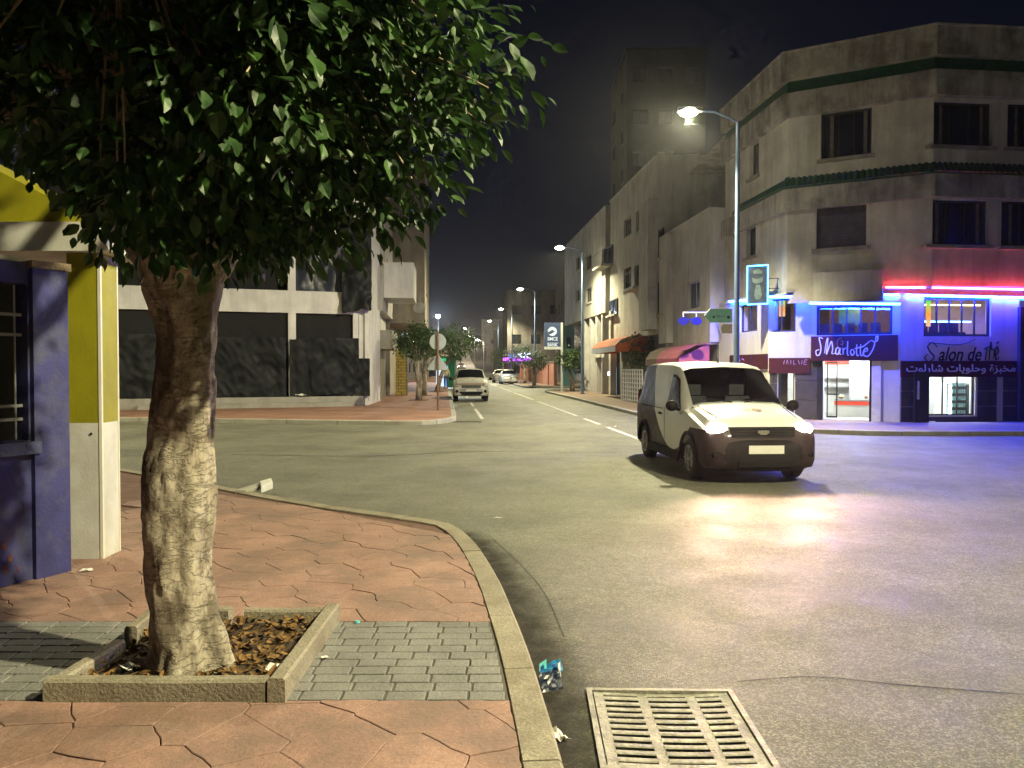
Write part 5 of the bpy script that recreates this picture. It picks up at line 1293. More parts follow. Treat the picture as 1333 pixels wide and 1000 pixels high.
# ---- small cars further along
def small_car(loc_, rz, paint, label, front, lit, z=0.0):
    c = thing('car', label, 'car', loc_, rz, 'cars further along the street')
    cst = [(0,.30,.50,.56,.60,.55),(.06,.25,.62,.74,.74,.68),(.2,.22,.74,.88,.81,.73),(.9,.22,.88,.98,.84,.74),(1.1,.22,.90,1.02,.84,.72),(1.7,.22,.92,1.40,.84,.60),(2.1,.22,.92,1.46,.84,.59),(3.0,.22,.92,1.43,.84,.60),(3.6,.22,.92,1.10,.83,.66),(3.9,.25,.86,.98,.80,.68),(4.0,.34,.70,.80,.70,.60)]
    y_, s_, _p = loft(cst,(.75,3.2),.36); L0(body_mesh(y_,s_),'body',paint,c,38)
    L0(top_patch(s_,1.15,1.75,4,.008),'windscreen',m_auto,c,'all'); L0(top_patch(s_,2.95,3.55,4,.012),'rear_window',m_auto,c,'all')
    for s in (-1,1):
        wheel(c,s*.83,.75,.30); wheel(c,s*.83,3.2,.30); L0(side_patch(s_,1.4,1.85,2.9,2.75,.06,.86,s),'side_window',m_sideglass,c)
        headlamp(c,s*.60,.14,.68,.13,.09,.07,(m_head_far if front and lit else m_head_off))
        L0(MB().sphere((s*.64,3.95,.78),.13,.06,.08,10,8),'tail_light',(m_tail if lit and not front else m_tail_off),c,'all')
    return c
m_cw = M('white_car_paint',(.55,.55,.55),.3,.05,3); m_cd = M('dark_car_paint',(.035,.035,.04),.3,.1,3); m_cb = M('blue_grey_car_paint',(.10,.12,.16),.3,.1,3)
def hz(Y): return hill_z(Y)+.02
for (off,Y,rot,pt_,lab,fr_,lit) in ((1.9,84,0,m_cw,'white car parked by the low pink wall',True,False),(2.6,77,0,m_cw,'white car half hidden behind the trees at the pink wall',True,False),
    (-2.0,150,180,m_cd,'dark car with red tail lights climbing the hill behind the SUV',False,True),(-1.6,185,180,m_cb,'car with red tail lights halfway up the hill',False,True),(-1.7,225,180,m_cd,'farthest car with red tail lights near the top of the hill',False,True),
    (1.6,170,0,m_cw,'car with white headlights coming down the hill',True,True),(1.6,205,0,m_cd,'second car with headlights coming down the hill',True,True),(1.7,262,0,m_cw,'third car with headlights at the top of the hill',True,True),
    (-4.0,130,0,m_cd,'dark car parked at the foot of the hill',True,False),(-4.0,142,0,m_cw,'white car parked at the foot of the hill',True,False)):
    x = (lamp_xy(Y)-3.2-off if Y < 100 else street_x(Y,off)); a = R(5)
    if rot: y_ = Y+4.0; small_car((street_x(Y,off),y_,hz(Y)), R(180+5), pt_, lab, fr_, lit)
    elif Y < 100: small_car((lamp_xy(Y)-2.0+(.3 if Y == 77 else 0),Y,.0), a, pt_, lab, fr_, lit)
    else: small_car((street_x(Y,off),Y,hz(Y)), a, pt_, lab, fr_, lit)

# ================================================================ BUILDINGS ALONG THE STREET
def XB(Y): return 7.5+SDX*(Y-26.5)                   # right hand building line
def XLl(Y): return -5.5+SDX*(Y-31.4)                 # left hand building line
m_w1 = M('white_house_render', (.52,.51,.50), .85, .12, .8, .2, 25, streak=.3, stain=(.30,.29,.28), stain_amt=.5, stain_scale=.7)
m_w2 = M('beige_house_render', (.36,.32,.26), .9, .15, .8, .2, 25, streak=.4, stain=(.20,.18,.15), stain_amt=.5, stain_scale=.7)
m_w3 = M('grey_house_render', (.42,.41,.37), .9, .15, .8, .2, 25, streak=.35, stain=(.24,.23,.2), stain_amt=.5, stain_scale=.7)
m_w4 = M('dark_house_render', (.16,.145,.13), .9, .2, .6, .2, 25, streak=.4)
m_alu = M('pale_window_frame', (.42,.42,.41), .5, .1, 5); m_lit = E('lit_window', (1.0,.42,.16), 1.6)
m_shop_d = M('ground_floor_grey', (.16,.16,.155), .8, .2, 2); m_aw_o = M('orange_red_awning', (.42,.10,.03), .8, .2, 3); m_aw_p = M('pink_awning', (.40,.10,.15), .8, .15, 3); m_aw_b = M('brown_awning', (.17,.11,.07), .8, .2, 3); m_val = M('pale_valance', (.40,.42,.50), .8, .1, 4)
m_rail = M('white_iron_lattice', (.60,.60,.62), .5, .1, 5)
def house(name, label, Ya, Yb, line, side, zg, zt, ov, dep, mw, mlow, wins_, parapet=.25):
    """a street house: ground floor on the building line, upper floors overhanging by ov. side +1 right of the street, -1 left"""
    pa, pb = (line(Ya),Ya), (line(Yb),Yb)
    t = thing(name, label, 'building', ((pa[0]+pb[0])/2+side*2,(Ya+Yb)/2,KZ))
    if side > 0: F = Fr(pb,pa)
    else: F = Fr(pa,pb)
    ops = [(a,b,c,d) for (a,b,c,d,_k) in wins_]
    wall(F, 0, F.L, zg, zt, ops, .25, 'upper_wall', mw, t, ov)
    MB().fbox(F,0.002,F.L-.002,zg-.18,zg-.001,-dep,ov).build('floor_slab', mw, t)
    MB().fbox(F,.0,.22,zg,zt,-dep,ov-.252).build('side_wall', mw, t); MB().fbox(F,F.L-.22,F.L,zg,zt,-dep,ov-.252).build('side_wall', mw, t)
    MB().fbox(F,.0,F.L,zg,zt,-dep-.2,-dep-.002).build('back_wall', mw, t); MB().fbox(F,.0,F.L,zt-parapet-.3,zt-parapet,-dep,ov-.26).build('roof', mw, t)
    MB().fbox(F,-.03,F.L+.03,zt,zt+.08,ov-.28,ov+.05).build('coping', mw, t)
    MB().fbox(F,.003,F.L-.003,KZ-.02,zg-.19,-dep,-.30).build('ground_floor', mlow, t)
    for (a,b,c,d,k) in wins_:
        w_ = window(F, t, a,b,c,d, 2 if b-a > .7 else 1, 1, m_darkfr if k != 'alu' else m_alu, m_lit if k == 'lit' else m_pane, inset=.12, fw=.05, sill=.06, ms=mw, dz=ov)
        if k == 'bal':
            MB().fbox(F,a-.2,b+.2,c-.16,c-.03,ov,ov+.55).build('balcony_slab', mw, w_)
            MB().tube([F.pt(a-.15,c+.7,ov+.5),F.pt(b+.15,c+.7,ov+.5)],.02,6).build('balcony_rail', m_black, w_)
    return t, F
def fw_(F, ov, lst): return [(*F.rect(x0,y0,x1,y1,ov), k) for (x0,y0,x1,y1,k) in lst]
# R1: low white house next to the corner building
FR1 = Fr((XB(34.2),34.2),(7.32,28.5))
R1, FR1 = house('white_house', 'low white house with blue spectacles sign left of the neon corner building', 28.5, 34.2, lambda Y: 7.32+SDX*(Y-28.5), 1, 2.75, 7.55, .0, 5, m_w1, m_shop_d, fw_(FR1,0,[(895,366,911,402,'alu')]))
MB().fbox(FR1,.0,1.15,2.76,7.45,.002,.30).build('pier', m_w1, R1)
FS = Fr((7.32,28.5),(9.4,28.5)); MB().fbox(FS,.0,1.2,2.65,7.6,-.2,.06).build('end_wall', m_w1, R1)
def awning(F, u0, u1, z0, z1, d, nm, label, m, mv):
    t = thing(nm, label, 'awning', F.pt((u0+u1)/2,z0,0)); b = MB(); n = 8
    pr = [(0,z1),(d*.4,z1-(z1-z0)*.12),(d*.8,z1-(z1-z0)*.45),(d,z0+.0)]
    for i in range(len(pr)-1):
        (d0,a0),(d1,a1) = pr[i],pr[i+1]; b.hexa([F.pt(u0,a1-.02,d1),F.pt(u1,a1-.02,d1),F.pt(u1,a0-.02,d0),F.pt(u0,a0-.02,d0),F.pt(u0,a1,d1),F.pt(u1,a1,d1),F.pt(u1,a0,d0),F.pt(u0,a0,d0)])
    b.build('cloth', m, t)
    MB().fbox(F,u0,u1,z0-.28,z0-.002,d-.02,d).build('valance', mv, t)
    for u in (u0,u1):
        c = MB(); c.poly([F.pt(u,z0,d),F.pt(u,z1,0),F.pt(u,z0-.28,0),F.pt(u,z0-.28,d)]); c.build('end_flap', m, t)
awning(FR1, 2.6, 5.72, 2.05, 2.62, 1.15, 'awning', 'dark pink and brown awning over the shop behind the van', m_aw_p, m_aw_p)
awning(FR1, .55, 2.55, 2.05, 2.62, 1.05, 'awning', 'brown awning beside the pink awning behind the van', m_aw_b, m_aw_b)
bs = thing('spectacles_sign', 'blue spectacles shaped optician sign hanging from a white bracket', 'sign', FS.pt(0,3.2,.4))
FSg = Fr((5.9,27.2),(7.6,27.2)); 
for (px,py) in ((889.5,418),(906.5,418)):
    u,z = FSg.uz(px,py); ring_ = []
    b = MB(); c = FSg.pt(u,z,0); n = 20
    for s in (-.025,.025): b.v += [tuple(FSg.pt(u+.19*math.cos(k/n*6.2832),z+.145*math.sin(k/n*6.2832),s)) for k in range(n)]
    b.f += [tuple(range(n)), tuple(reversed(range(n,2*n)))]+[(k,n+k,n+(k+1)%n,(k+1)%n) for k in range(n)]
    b.build('lens_disc', M('deep_blue_sign',(.012,.012,.16),.4,.1,4), bs)
    u2,z2 = FSg.uz(px,407); MB().tube([FSg.pt(u,z+.1,0),FSg.pt(u,z2,0)],.025,6).build('hanger', m_rail, bs)
u0,z0 = FSg.uz(889,407); u1,_ = FSg.uz(923,407); MB().tube([FSg.pt(u0,z0,0),FSg.pt(u1+.3,z0,0),FSg.pt(u1+.5,z0,-1.2)],.03,6).build('bracket', m_rail, bs)
ua,za = FSg.uz(897,417); ub,_ = FSg.uz(899,417); MB().fbox(FSg,ua-.05,ub+.05,za,za+.06,-.02,.02).build('bridge', M('deep_blue_sign2',(.012,.012,.16),.4,.1,4), bs)
# direction signs on the first lamp post
FD = Fr((5.4,21.38),(6.4,21.38))
ds = thing('direction_sign', 'green arrow shaped direction sign on the nearest lamp post', 'sign', (6.2,21.4,3.2)); r_ = FD.rect(916,402,953,420)
b = MB(); pts = [(r_[0]+.02,(r_[2]+r_[3])/2),(r_[0]+.18,r_[2]),(r_[1],r_[2]),(r_[1],r_[3]),(r_[0]+.18,r_[3])]
b.poly([FD.pt(u,z,.02) for u,z in pts]); b.poly([FD.pt(u,z,-.02) for u,z in pts[::-1]])
for i in range(5): j = (i+1)%5; b.poly([FD.pt(*pts[j],.02),FD.pt(*pts[i],.02),FD.pt(*pts[i],-.02),FD.pt(*pts[j],-.02)])
b.build('panel', M('green_sign',(.24,.58,.48),.5,.1,3), ds)
m_dk = M('dark_sign_print',(.02,.05,.06),.5,.2,6)
script(FD, [[(0,.5),(.2,.6),(.3,.3),(.45,.6),(.6,.4)],[(.62,.4),(.8,.6),(1,.4)]], 932,944,407,416, .026, .012, m_dk, 'arabic_word', ds)
MB().disc(FD.pt(FD.uz(948,413)[0],FD.uz(948,413)[1],.026),FD.n,.045,.045,12,.006).build('sign_mark', m_dk, ds); MB().disc(FD.pt(FD.uz(929,413)[0],FD.uz(929,413)[1],.026),FD.n,.035,.035,12,.006).build('sign_mark', m_dk, ds)
MB().tube([FD.pt(r_[0]+.01,(r_[2]+r_[3])/2,.03),FD.pt(r_[0]+.18,r_[3],.03)],.012,6).build('white_edge', m_letw, ds)
d2 = thing('direction_sign', 'small cream arrow sign below the green sign on the lamp post', 'sign', (6.2,21.4,2.6)); r2 = FD.rect(938,422,953,434)
pts = [(r2[0],(r2[2]+r2[3])/2),(r2[0]+.06,r2[2]),(r2[1],r2[2]),(r2[1],r2[3]),(r2[0]+.06,r2[3])]; b = MB(); b.poly([FD.pt(u,z,.02) for u,z in pts]); b.poly([FD.pt(u,z,-.02) for u,z in pts[::-1]])
for i in range(5): j = (i+1)%5; b.poly([FD.pt(*pts[j],.02),FD.pt(*pts[i],.02),FD.pt(*pts[i],-.02),FD.pt(*pts[j],-.02)])
b.build('panel', M('cream_sign',(.50,.44,.34),.5,.1,3), d2)
# R2: taller house with orange awning and lattice gate
F2_ = Fr((XB(44.4),44.4),(XB(34.4),34.4))
R2, F2_ = house('tall_house', 'four storey beige house above the orange awning and white lattice gate', 34.4, 44.4, XB, 1, 3.4, 11.2, .3, 8, m_w3, m_shop_d,
    fw_(F2_,.3,[(812,283,822,308,0),(828,272,838,300,0),(812,348,822,378,0),(826,344,837,374,'bal'),(847,366,863,410,'alu'),(848,300,860,338,0)]))
u = F2_.uz(846,400,.3)[0]; MB().fbox(F2_,u-.3,F2_.L-.01,3.41,9.2,.305,.75).build('bay', m_w3, R2)
ua, ub = F2_.uz(782,430,1.2)[0], F2_.uz(838,430,1.0)[0]; awning(F2_, 1.2, 7.2, 2.75, 3.35, 1.6, 'awning', 'orange red awning with pale valance over the dark shop', m_aw_o, m_val)
for (px) in (800,806): pass
gt2 = thing('lattice_gate', 'white iron lattice gate standing at the edge of the right pavement', 'gate', (5.4,36,KZ))
FG = Fr((5.05,38.6),(5.55,34.6)); gu0, gu1 = FG.uz(809,500)[0], FG.uz(836,500)[0]; gz1 = 1.62
nn_ = 9
for k in range(nn_+1):
    u = gu0+(gu1-gu0)*k/nn_; MB().fbox(FG,u-.035,u+.035,KZ+.03,gz1,-.02,.02).build('upright', m_rail, gt2)
for k in range(8):
    z = KZ+.08+(gz1-KZ-.1)*k/7; MB().fbox(FG,gu0,gu1,z-.03,z+.03,-.012,.012).build('cross_bar', m_rail, gt2)
# a post and blue lit panel by the columns
bp2 = thing('blue_lit_panel', 'pale blue lit panel beside the tall columns', 'panel', (5.3,44.0,KZ)); FBp = Fr((4.6,44.2),(6.2,43.4)); r_ = FBp.rect(796,478,803,514)
MB().fbox(FBp,*r_,-.05,.0).build('panel', E('blue_panel_glow',(.22,.55,.85),.8), bp2); r_ = FBp.rect(791,484,796,489); MB().fbox(FBp,*r_,-.05,.0).build('white_lamp', E('panel_white',(.8,.95,1.0),3), bp2); r_=FBp.rect(803.2,450,805,516); MB().fbox(FBp,*r_,-.08,.05).build('post', m_black, bp2)
# R3: pale house on tall columns
F3 = Fr((XB(60),60),(XB(44.8),44.8))
R3, F3 = house('column_house', 'pale house with tall columns on the ground floor beside the second street lamp', 44.8, 60, XB, 1, 5.1, 11.0, .5, 8, m_w3, m_shop_d,
    fw_(F3,.5,[(750,335,755,352,0),(762,332,770,352,0),(784,322,794,346,'bal'),(750,377,755,392,0),(763,375,770,394,0),(790,390,800,410,0)]))
for px in (763,771,779,787,797):
    u = F3.uz(px,480,.3)[0]; MB().fbox(F3,u-.22,u+.22,KZ,4.91,.05,.45).build('column', m_w1, R3)
MB().fbox(F3,.4,F3.L-.6,KZ,4.9,-.29,-.2).build('shop_glass', m_pane, R3)
MB().fbox(F3,F3.uz(774,470,.5)[0],F3.uz(788,470,.5)[0],2.3,3.0,.5,.56).build('sign_panel', m_w1, R3)
# R4: dark blocks behind, and the faint tower
def block(nm, label, x0, x1, y0, y1, z0, z1, m, wf, wl=(), lit=()):
    t = thing(nm, label, 'building', ((x0+x1)/2,(y0+y1)/2,z0)); F = Fr((x0,y0),(x1,y0)); ops = []
    if wf:
        nu, nz_ = wf; fl_ = (z1-z0)/nz_
        for i in range(nu):
            for j in range(nz_):
                c = (i+.5)*F.L/nu; ops.append((c-.6,c+.6,z0+j*fl_+.9,z0+j*fl_+2.1))
    wall(F,0,F.L,z0,z1,ops,.2,'wall',m,t)
    MB().box(x0+.002,x1-.002,y0+.25,y1,z0,z1-.02).build('block', m, t)
    for k, o in enumerate(ops): window(F,t,*o,2,1,m_darkfr,m_lit if k in lit else m_pane,inset=.1,fw=.06)
    # side that faces the street
    side_x = x0 if (x0+x1)/2 > 0 else x1
    FSd = Fr((x0,y1),(x0,y0)) if side_x == x0 else Fr((x1,y0),(x1,y1)); nu = max(2,int((y1-y0)/4))
    for i in range(nu):
        for j in range(max(1,int((z1-z0)/3.2))):
            c = (i+.5)*FSd.L/nu; zz = z0+j*3.2+1.0
            if zz+1.3 < z1: window(FSd,t,c-.6,c+.6,zz,zz+1.3,2,1,m_darkfr,m_pane,inset=-.03,fw=.06)
    MB().box(x0-.1,x1+.1,y0-.1,y1,z1,z1+.25).build('roof', m, t); return t
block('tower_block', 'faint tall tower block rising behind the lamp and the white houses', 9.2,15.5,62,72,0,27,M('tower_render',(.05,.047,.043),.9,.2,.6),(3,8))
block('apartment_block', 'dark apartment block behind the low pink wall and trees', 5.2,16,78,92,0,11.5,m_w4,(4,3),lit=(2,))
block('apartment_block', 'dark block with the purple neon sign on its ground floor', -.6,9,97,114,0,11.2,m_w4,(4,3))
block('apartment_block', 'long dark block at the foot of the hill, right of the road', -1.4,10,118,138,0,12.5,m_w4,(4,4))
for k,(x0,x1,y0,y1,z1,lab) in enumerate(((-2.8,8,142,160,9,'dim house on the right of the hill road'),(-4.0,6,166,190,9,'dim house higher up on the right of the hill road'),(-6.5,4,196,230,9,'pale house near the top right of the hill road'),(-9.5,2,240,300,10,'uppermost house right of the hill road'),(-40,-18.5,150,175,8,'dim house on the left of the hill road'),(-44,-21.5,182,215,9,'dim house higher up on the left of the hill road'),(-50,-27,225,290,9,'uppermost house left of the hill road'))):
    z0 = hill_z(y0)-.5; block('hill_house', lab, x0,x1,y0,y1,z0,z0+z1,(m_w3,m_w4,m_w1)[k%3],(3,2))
# pink wall
pw = thing('pink_wall', 'low salmon pink boundary wall behind the street trees', 'wall', (2.4,82,KZ)); FW = Fr((XB(98)-.4,98),(XB(66)-.4,66))
m_pink = M('salmon_paint',(.46,.20,.13),.85,.15,1.2,.2,20,streak=.3); MB().fbox(FW,0,FW.L,KZ-.02,2.15,-.2,0).build('wall_face', m_pink, pw)
for k in range(9): MB().fbox(FW,k*FW.L/8-.2 if k else 0,k*FW.L/8+.2 if k < 8 else FW.L,KZ-.02,2.35,0.002,.08).build('pier', m_pink, pw)
MB().fbox(FW,0,FW.L,2.15,2.22,-.24,.05).build('coping', m_w2, pw)
ph = thing('pastel_kiosk', 'small pastel blue and pink house front behind the bank sign', 'building', (5.3,63.5,KZ)); FK = Fr((4.2,64),(6.4,64))
MB().fbox(FK,0,1.1,KZ,5.2,-2,0).build('blue_front', M('pastel_blue',(.16,.36,.42),.8,.1,2), ph); MB().fbox(FK,1.1,2.2,KZ,5.2,-2,.02).build('pink_front', M('pastel_pink',(.48,.22,.38),.8,.1,2), ph); MB().fbox(FK,.35,.7,3.2,4.2,0,.02).build('window', m_pane, ph)
# BMCE BANK sign
sn = thing('bank_sign', 'dark blue bank sign with white bird emblem on a post', 'sign', (3.1,50,KZ)); FN = Fr((1.5,50),(4.5,50)); q = FN.rect(708.5,420,730,455)
MB().fbox(FN,q[0],q[1],q[2]+.18,q[3],-.12,0).build('panel', M('navy_sign',(.020,.035,.085),.4,.1,3), sn); MB().fbox(FN,q[0],q[1],q[2],q[2]+.178,-.12,0).build('lower_panel', M('grey_sign',(.30,.32,.34),.5,.1,3), sn)
MB().fbox(FN,q[1],q[1]+.14,KZ,q[3],-.1,0).build('post', m_grey, sn)
m_signw = E('sign_white_glow',(.9,.95,.85),.9)
c_u, c_z = FN.uz(719,431.5); n = 26
b = MB(); b.poly([FN.pt(c_u+.30*math.cos(k/n*6.283), c_z+.30*math.sin(k/n*6.283), .01) for k in range(n)]); b.build('emblem', m_signw, sn)
b = MB(); b.poly([FN.pt(c_u+x*.30,c_z+y*.30,.014) for x,y in ((-1.0,-.15),(-.5,.05),(.0,.35),(.35,.1),(.85,.12),(.4,-.05),(.15,-.30),(-.3,-.55),(-.75,-.7))]); b.build('emblem_bird', M('navy_sign2',(.020,.035,.085),.4,.1,3), sn)
text('BMCE',FN,713,726,439,443.5,.012,m_signw,'lettering',sn,bold=.02); text('BANK',FN,713,726,447,451,.012,m_signw,'lettering',sn,bold=.02); MB().fbox(FN,FN.uz(712,445)[0],FN.uz(727,445)[0],c_z-.76,c_z-.74,.0,.012).build('rule', m_signw, sn)
# purple neon cafe sign
pn = thing('purple_neon_sign', 'purple and blue neon shop sign glowing far down the street', 'sign', (1.2,96.6,3)); FPn = Fr((-1.5,96.6),(4.0,96.6))
neon_p = E('purple_neon',(.42,.06,1.0),9); neon_pw = E('white_blue_neon',(.55,.65,1.0),16)
a = FPn.rect(655,466,692,470); MB().fbox(FPn,a[0],a[1],a[2],a[3],-.1,0).build('lower_tube', neon_p, pn)
script(FPn, [[(0,.4),(.08,.9),(.14,.3)],[(.2,.3),(.3,.8),(.36,.2),(.44,.7)],[(.5,.1),(.5,1)],[(.58,.3),(.7,.8),(.74,.2)],[(.8,.8),(.86,.2),(1,.9)]], 675,690,459,467, .05, .10, neon_pw, 'neon_stroke', pn)
a = FPn.rect(662,462,672,466); MB().fbox(FPn,*a,-.1,0).build('blue_panel', E('blue_glow',(.2,.3,1),3), pn)

# ================================================================ LEFT SIDE
m_sheet = M('black_plastic_sheet', (.0085,.010,.012), .6, .3, 3, spec=.22); m_tarp = M('blue_black_tarpaulin', (.010,.014,.035), .45, .3, 3, spec=.5); m_net = M('black_netting', (.010,.010,.011), .9, .3, 20)
m_conc = M('rough_concrete', (.30,.29,.26), .9, .2, 2, .3, 25); m_lav = M('pale_plaster_beam', (.64,.63,.63), .85, .12, 1.5, .15, 25, streak=.25)
FB = Fr((-17.5,28.1),(-6.02,32.25)); Lb = FB.L
sbd = thing('sheeted_building', 'unfinished corner building with its ground floor hung with black plastic sheeting', 'building', (-11,31.5,KZ))
zb1, zb2 = 3.92, 4.82
MB().fbox(FB,0,Lb,zb1,zb2,-.4,.0).build('beam', m_lav, sbd)
uc = FB.uz(380,400)[0]; ue = FB.uz(463,420)[0]; u3 = FB.uz(487,430)[0]
for u,w in ((uc,.30),(ue,.22),(uc-4.4,.3)): MB().fbox(FB,u-w/2,u+w/2,KZ,zb1,-.35,.015).build('column', m_lav, sbd); MB().fbox(FB,u-w/2,u+w/2,zb2,9.5,-.35,.015).build('column', m_lav, sbd)
MB().fbox(FB,Lb-.40,Lb-.30,KZ,zb1,-.3,.01).build('column', m_lav, sbd)
MB().fbox(FB,Lb-.16,Lb,KZ,9.6,-.5,.03).build('corner_column', m_lav, sbd)
MB().fbox(FB,0,Lb,9.5,10.2,-.4,.0).build('beam', m_lav, sbd); MB().fbox(FB,0,Lb,KZ,10,-3.2,-3.0).build('inner_wall', m_black, sbd)
MB().fbox(FB,0,Lb,zb1+.1,zb1+.3,-3,-.41).build('floor_slab', m_conc, sbd)
FBs = Fr((-6.02,32.25),(XLl(36.5)-.3,36.5)); MB().fbox(FBs,0.01,FBs.L,KZ,10,-.4,-.02).build('side_wall', m_lav, sbd)
pl_ = MB(); pl_.fbox(FB,1.5,Lb-.3,KZ-.02,.52,-.3,.35); pl_.build('plinth', m_conc, sbd)
pl_ = MB(); pl_.fbox(FB,3.5,Lb-.75,KZ-.02,.30,.35,.72); pl_.build('plinth_step', m_conc, sbd)
def drape(u0, u1, z0, z1, d, seed, m, nm, nu=60, nz_=44, amp=.10, ragged=.12):
    b = MB(); ss = []; amp *= .6
    for j in range(nz_+1):
        for i in range(nu+1):
            s, t = i/nu, j/nz_; u = u0+(u1-u0)*s; zlo = z0+ragged*noise.noise(Vector((u*2.2,seed,0))); zhi = z1+ragged*.5*noise.noise(Vector((u*1.7,seed,5)))
            z = zlo+(zhi-zlo)*t
            f = noise.noise(Vector((u*2.6+seed, z*.5, seed)))*amp + noise.noise(Vector((u*1.1+z*.9, z*1.3-u*.4, seed+3)))*amp*1.1 + noise.noise(Vector((u*5+z*2, z*3.2, seed+9)))*amp*.45 - abs(noise.noise(Vector((u*1.3-z*1.1, z*.6+u*.4, seed+17))))*amp*2.2 - abs(noise.noise(Vector((u*2.6+z*1.6, z*1.1-u*.9, seed+27))))*amp*1.2 + amp*.7
            b.v.append(tuple(FB.pt(u, z, d+f)))
    for j in range(nz_):
        for i in range(nu): b.f.append((j*(nu+1)+i,j*(nu+1)+i+1,(j+1)*(nu+1)+i+1,(j+1)*(nu+1)+i))
    o = b.build(nm, m, sbd, 'all'); return o
zmid = FB.uz(420,441)[1]
drape(uc+.15,ue-.1,zmid-.3,zb1-.02,-.15,3.3,m_net,'netting',20,12,.05,.02); drape(uc-3.6,uc-.16,zmid-.3,zb1-.02,-.15,5.3,m_net,'netting',20,12,.05,.02); drape(ue+.12,Lb-.4,1.9,zb1-.02,-.15,8.3,m_net,'netting',10,12,.05,.02); drape(uc-8,uc-3.6,zmid-.3,zb1-.02,-.15,6.3,m_net,'netting',20,12,.05,.02)
drape(uc+.42,ue+.10,.55,zmid+.02,.16,1.7,m_sheet,'plastic_sheet'); drape(uc-.12,uc+.62,.55,zmid-.02,.22,4.1,m_sheet,'plastic_sheet',14,26); drape(uc-3.7,uc-.25,.50,zmid+.02,.15,7.9,m_sheet,'plastic_sheet',70,44,.13); drape(uc-8.2,uc-3.5,.50,zmid+.1,.15,12.9,m_sheet,'plastic_sheet',70,44,.13)
drape(ue-.05,ue+.55,.5,zmid-.8,.2,15.1,m_sheet,'plastic_sheet',12,22); drape(ue+.5,Lb-.05,.3,zmid-.85,.22,19.1,m_sheet,'plastic_sheet',12,22)
drape(uc+.16,ue+.1,zb2-.05,7.2,-.1,22.2,m_tarp,'tarpaulin',30,20,.12,.1); drape(uc-6,uc-.5,zb2+.05,8.5,-.5,25.2,m_net,'netting',24,12,.05,.02)
drape(ue-.6,Lb+.1,zb1+.15,7.4,.30,31.2,m_sheet,'plastic_sheet',24,34,.22,.35)
MB().fbox(FB,uc-3.0,uc-.7,zb2,6.2,-1.4,-1.3).build('inner_column', m_conc, sbd)
wsb = scrap('concrete_lump', FB.pt(uc+.3,.52,.3), .4,.3,.25,.3, m_white, 'white lump of plaster on the plinth under the black sheeting', 'rubble', 77, 6)
# L2: white house with projecting upper box, metal awning, shutters
L2, F_l2 = house('balcony_house', 'narrow white house with a boxy balcony over the left pavement', 36.7, 43.5, lambda Y: XLl(Y)-.3, -1, 4.6, 10.5, .1, 5, m_w1, m_w1, [(2.6,3.4,5.9,7.3,0)])
bu0, bu1 = .25, 3.6; zb_ = 5.05
MB().fbox(F_l2,bu0,bu1,zb_,zb_+.16,.11,1.55).build('balcony_floor', m_lav, L2); MB().fbox(F_l2,bu0,bu1,zb_+.16,6.75,1.42,1.55).build('balcony_front', m_lav, L2); MB().fbox(F_l2,bu0,bu0+.12,zb_+.16,6.75,.11,1.42).build('balcony_side', m_lav, L2); MB().fbox(F_l2,bu1-.12,bu1,zb_+.16,6.75,.11,1.42).build('balcony_side', m_lav, L2)
mshut = M('metal_shutter',(.22,.20,.16),.5,.2,4,metal=.3)
MB().fbox(F_l2,.3,4.8,2.6,3.5,-.29,.5).build('metal_fascia', m_conc, L2)
for k in range(3):
    sh = MB().fbox(F_l2,.3+k*1.6,1.75+k*1.6,KZ,2.6,-.29,-.2).build('roller_shutter', mshut, L2)
    for j in range(20): MB().fbox(F_l2,.32+k*1.6,1.73+k*1.6,KZ+.02+j*.12,KZ+.11+j*.12,-.2,-.18).build('slat', mshut, sh)
# L3: beige house with overhang, yellow brick shop below
L3, F_l3 = house('beige_house', 'tall beige house overhanging the yellow shop on the left pavement', 43.8, 56, lambda Y: XLl(Y)-.1, -1, 4.4, 13.5, 1.7, 5, m_w2, m_w2, [(3,4.2,6.2,7.6,0),(7,8.2,6.2,7.6,0),(3,4.2,9.4,10.8,0),(7,8.2,9.4,10.8,0)])
m_ybr = M('yellow_brick',(.52,.40,.10),.8,.2,5); m_ybl = E('yellow_shop_light',(1,.72,.2),.5)
FY = Fr((XLl(43.7)-.05,43.7),(XLl(43.7)+.62,43.7))
ybm = MB(); ybm.fbox(FY,0,.62,KZ,3.4,-.4,0); ybp = ybm.build('brick_pier', m_darkfr, L3)
for j in range(17):
    for k in range(2):
        off = .0 if j%2 else .15; u0, u1 = max(0,k*.31-off*.0+.0), min(.62,k*.31+.30)
        if j%2: u0, u1 = (0,.15) if k == 0 else (.16,.62)
        MB().fbox(FY,u0+.01,u1-.01,KZ+.03+j*.17,KZ+.03+j*.17+.145,0,.02).build('brick', m_ybr, ybp)
dsh = thing('satellite_dish', 'pale satellite dish on the overhang of the beige house', 'satellite dish', W(546,400,43.5)); c = W(546,401,43.4)
b = MB(); nrr = 5
for i in range(nrr+1):
    for k in range(16):
        r0 = .36*i/nrr; b.v.append((c.x+r0*math.cos(k/16*6.283), c.y-.10+.35*r0*r0*2-.0, c.z+r0*.85*math.sin(k/16*6.283)))
for i in range(nrr):
    for k in range(16): b.f.append((i*16+k,i*16+(k+1)%16,(i+1)*16+(k+1)%16,(i+1)*16+k))
b.build('dish', m_w1, dsh, 'all'); MB().tube([c+Vector((0,0,0)),c+Vector((0,.3,0)),c+Vector((0,.3,.9))],.02,6).build('mast', m_grey, dsh)
block('left_block', 'dark block further down the left side of the street', -26,-10.0,58,74,0,10,m_w4,(4,3)); block('left_block', 'farthest dark block on the left before the hill', -30,-13.2,80,122,0,8.5,m_w4,(4,2))
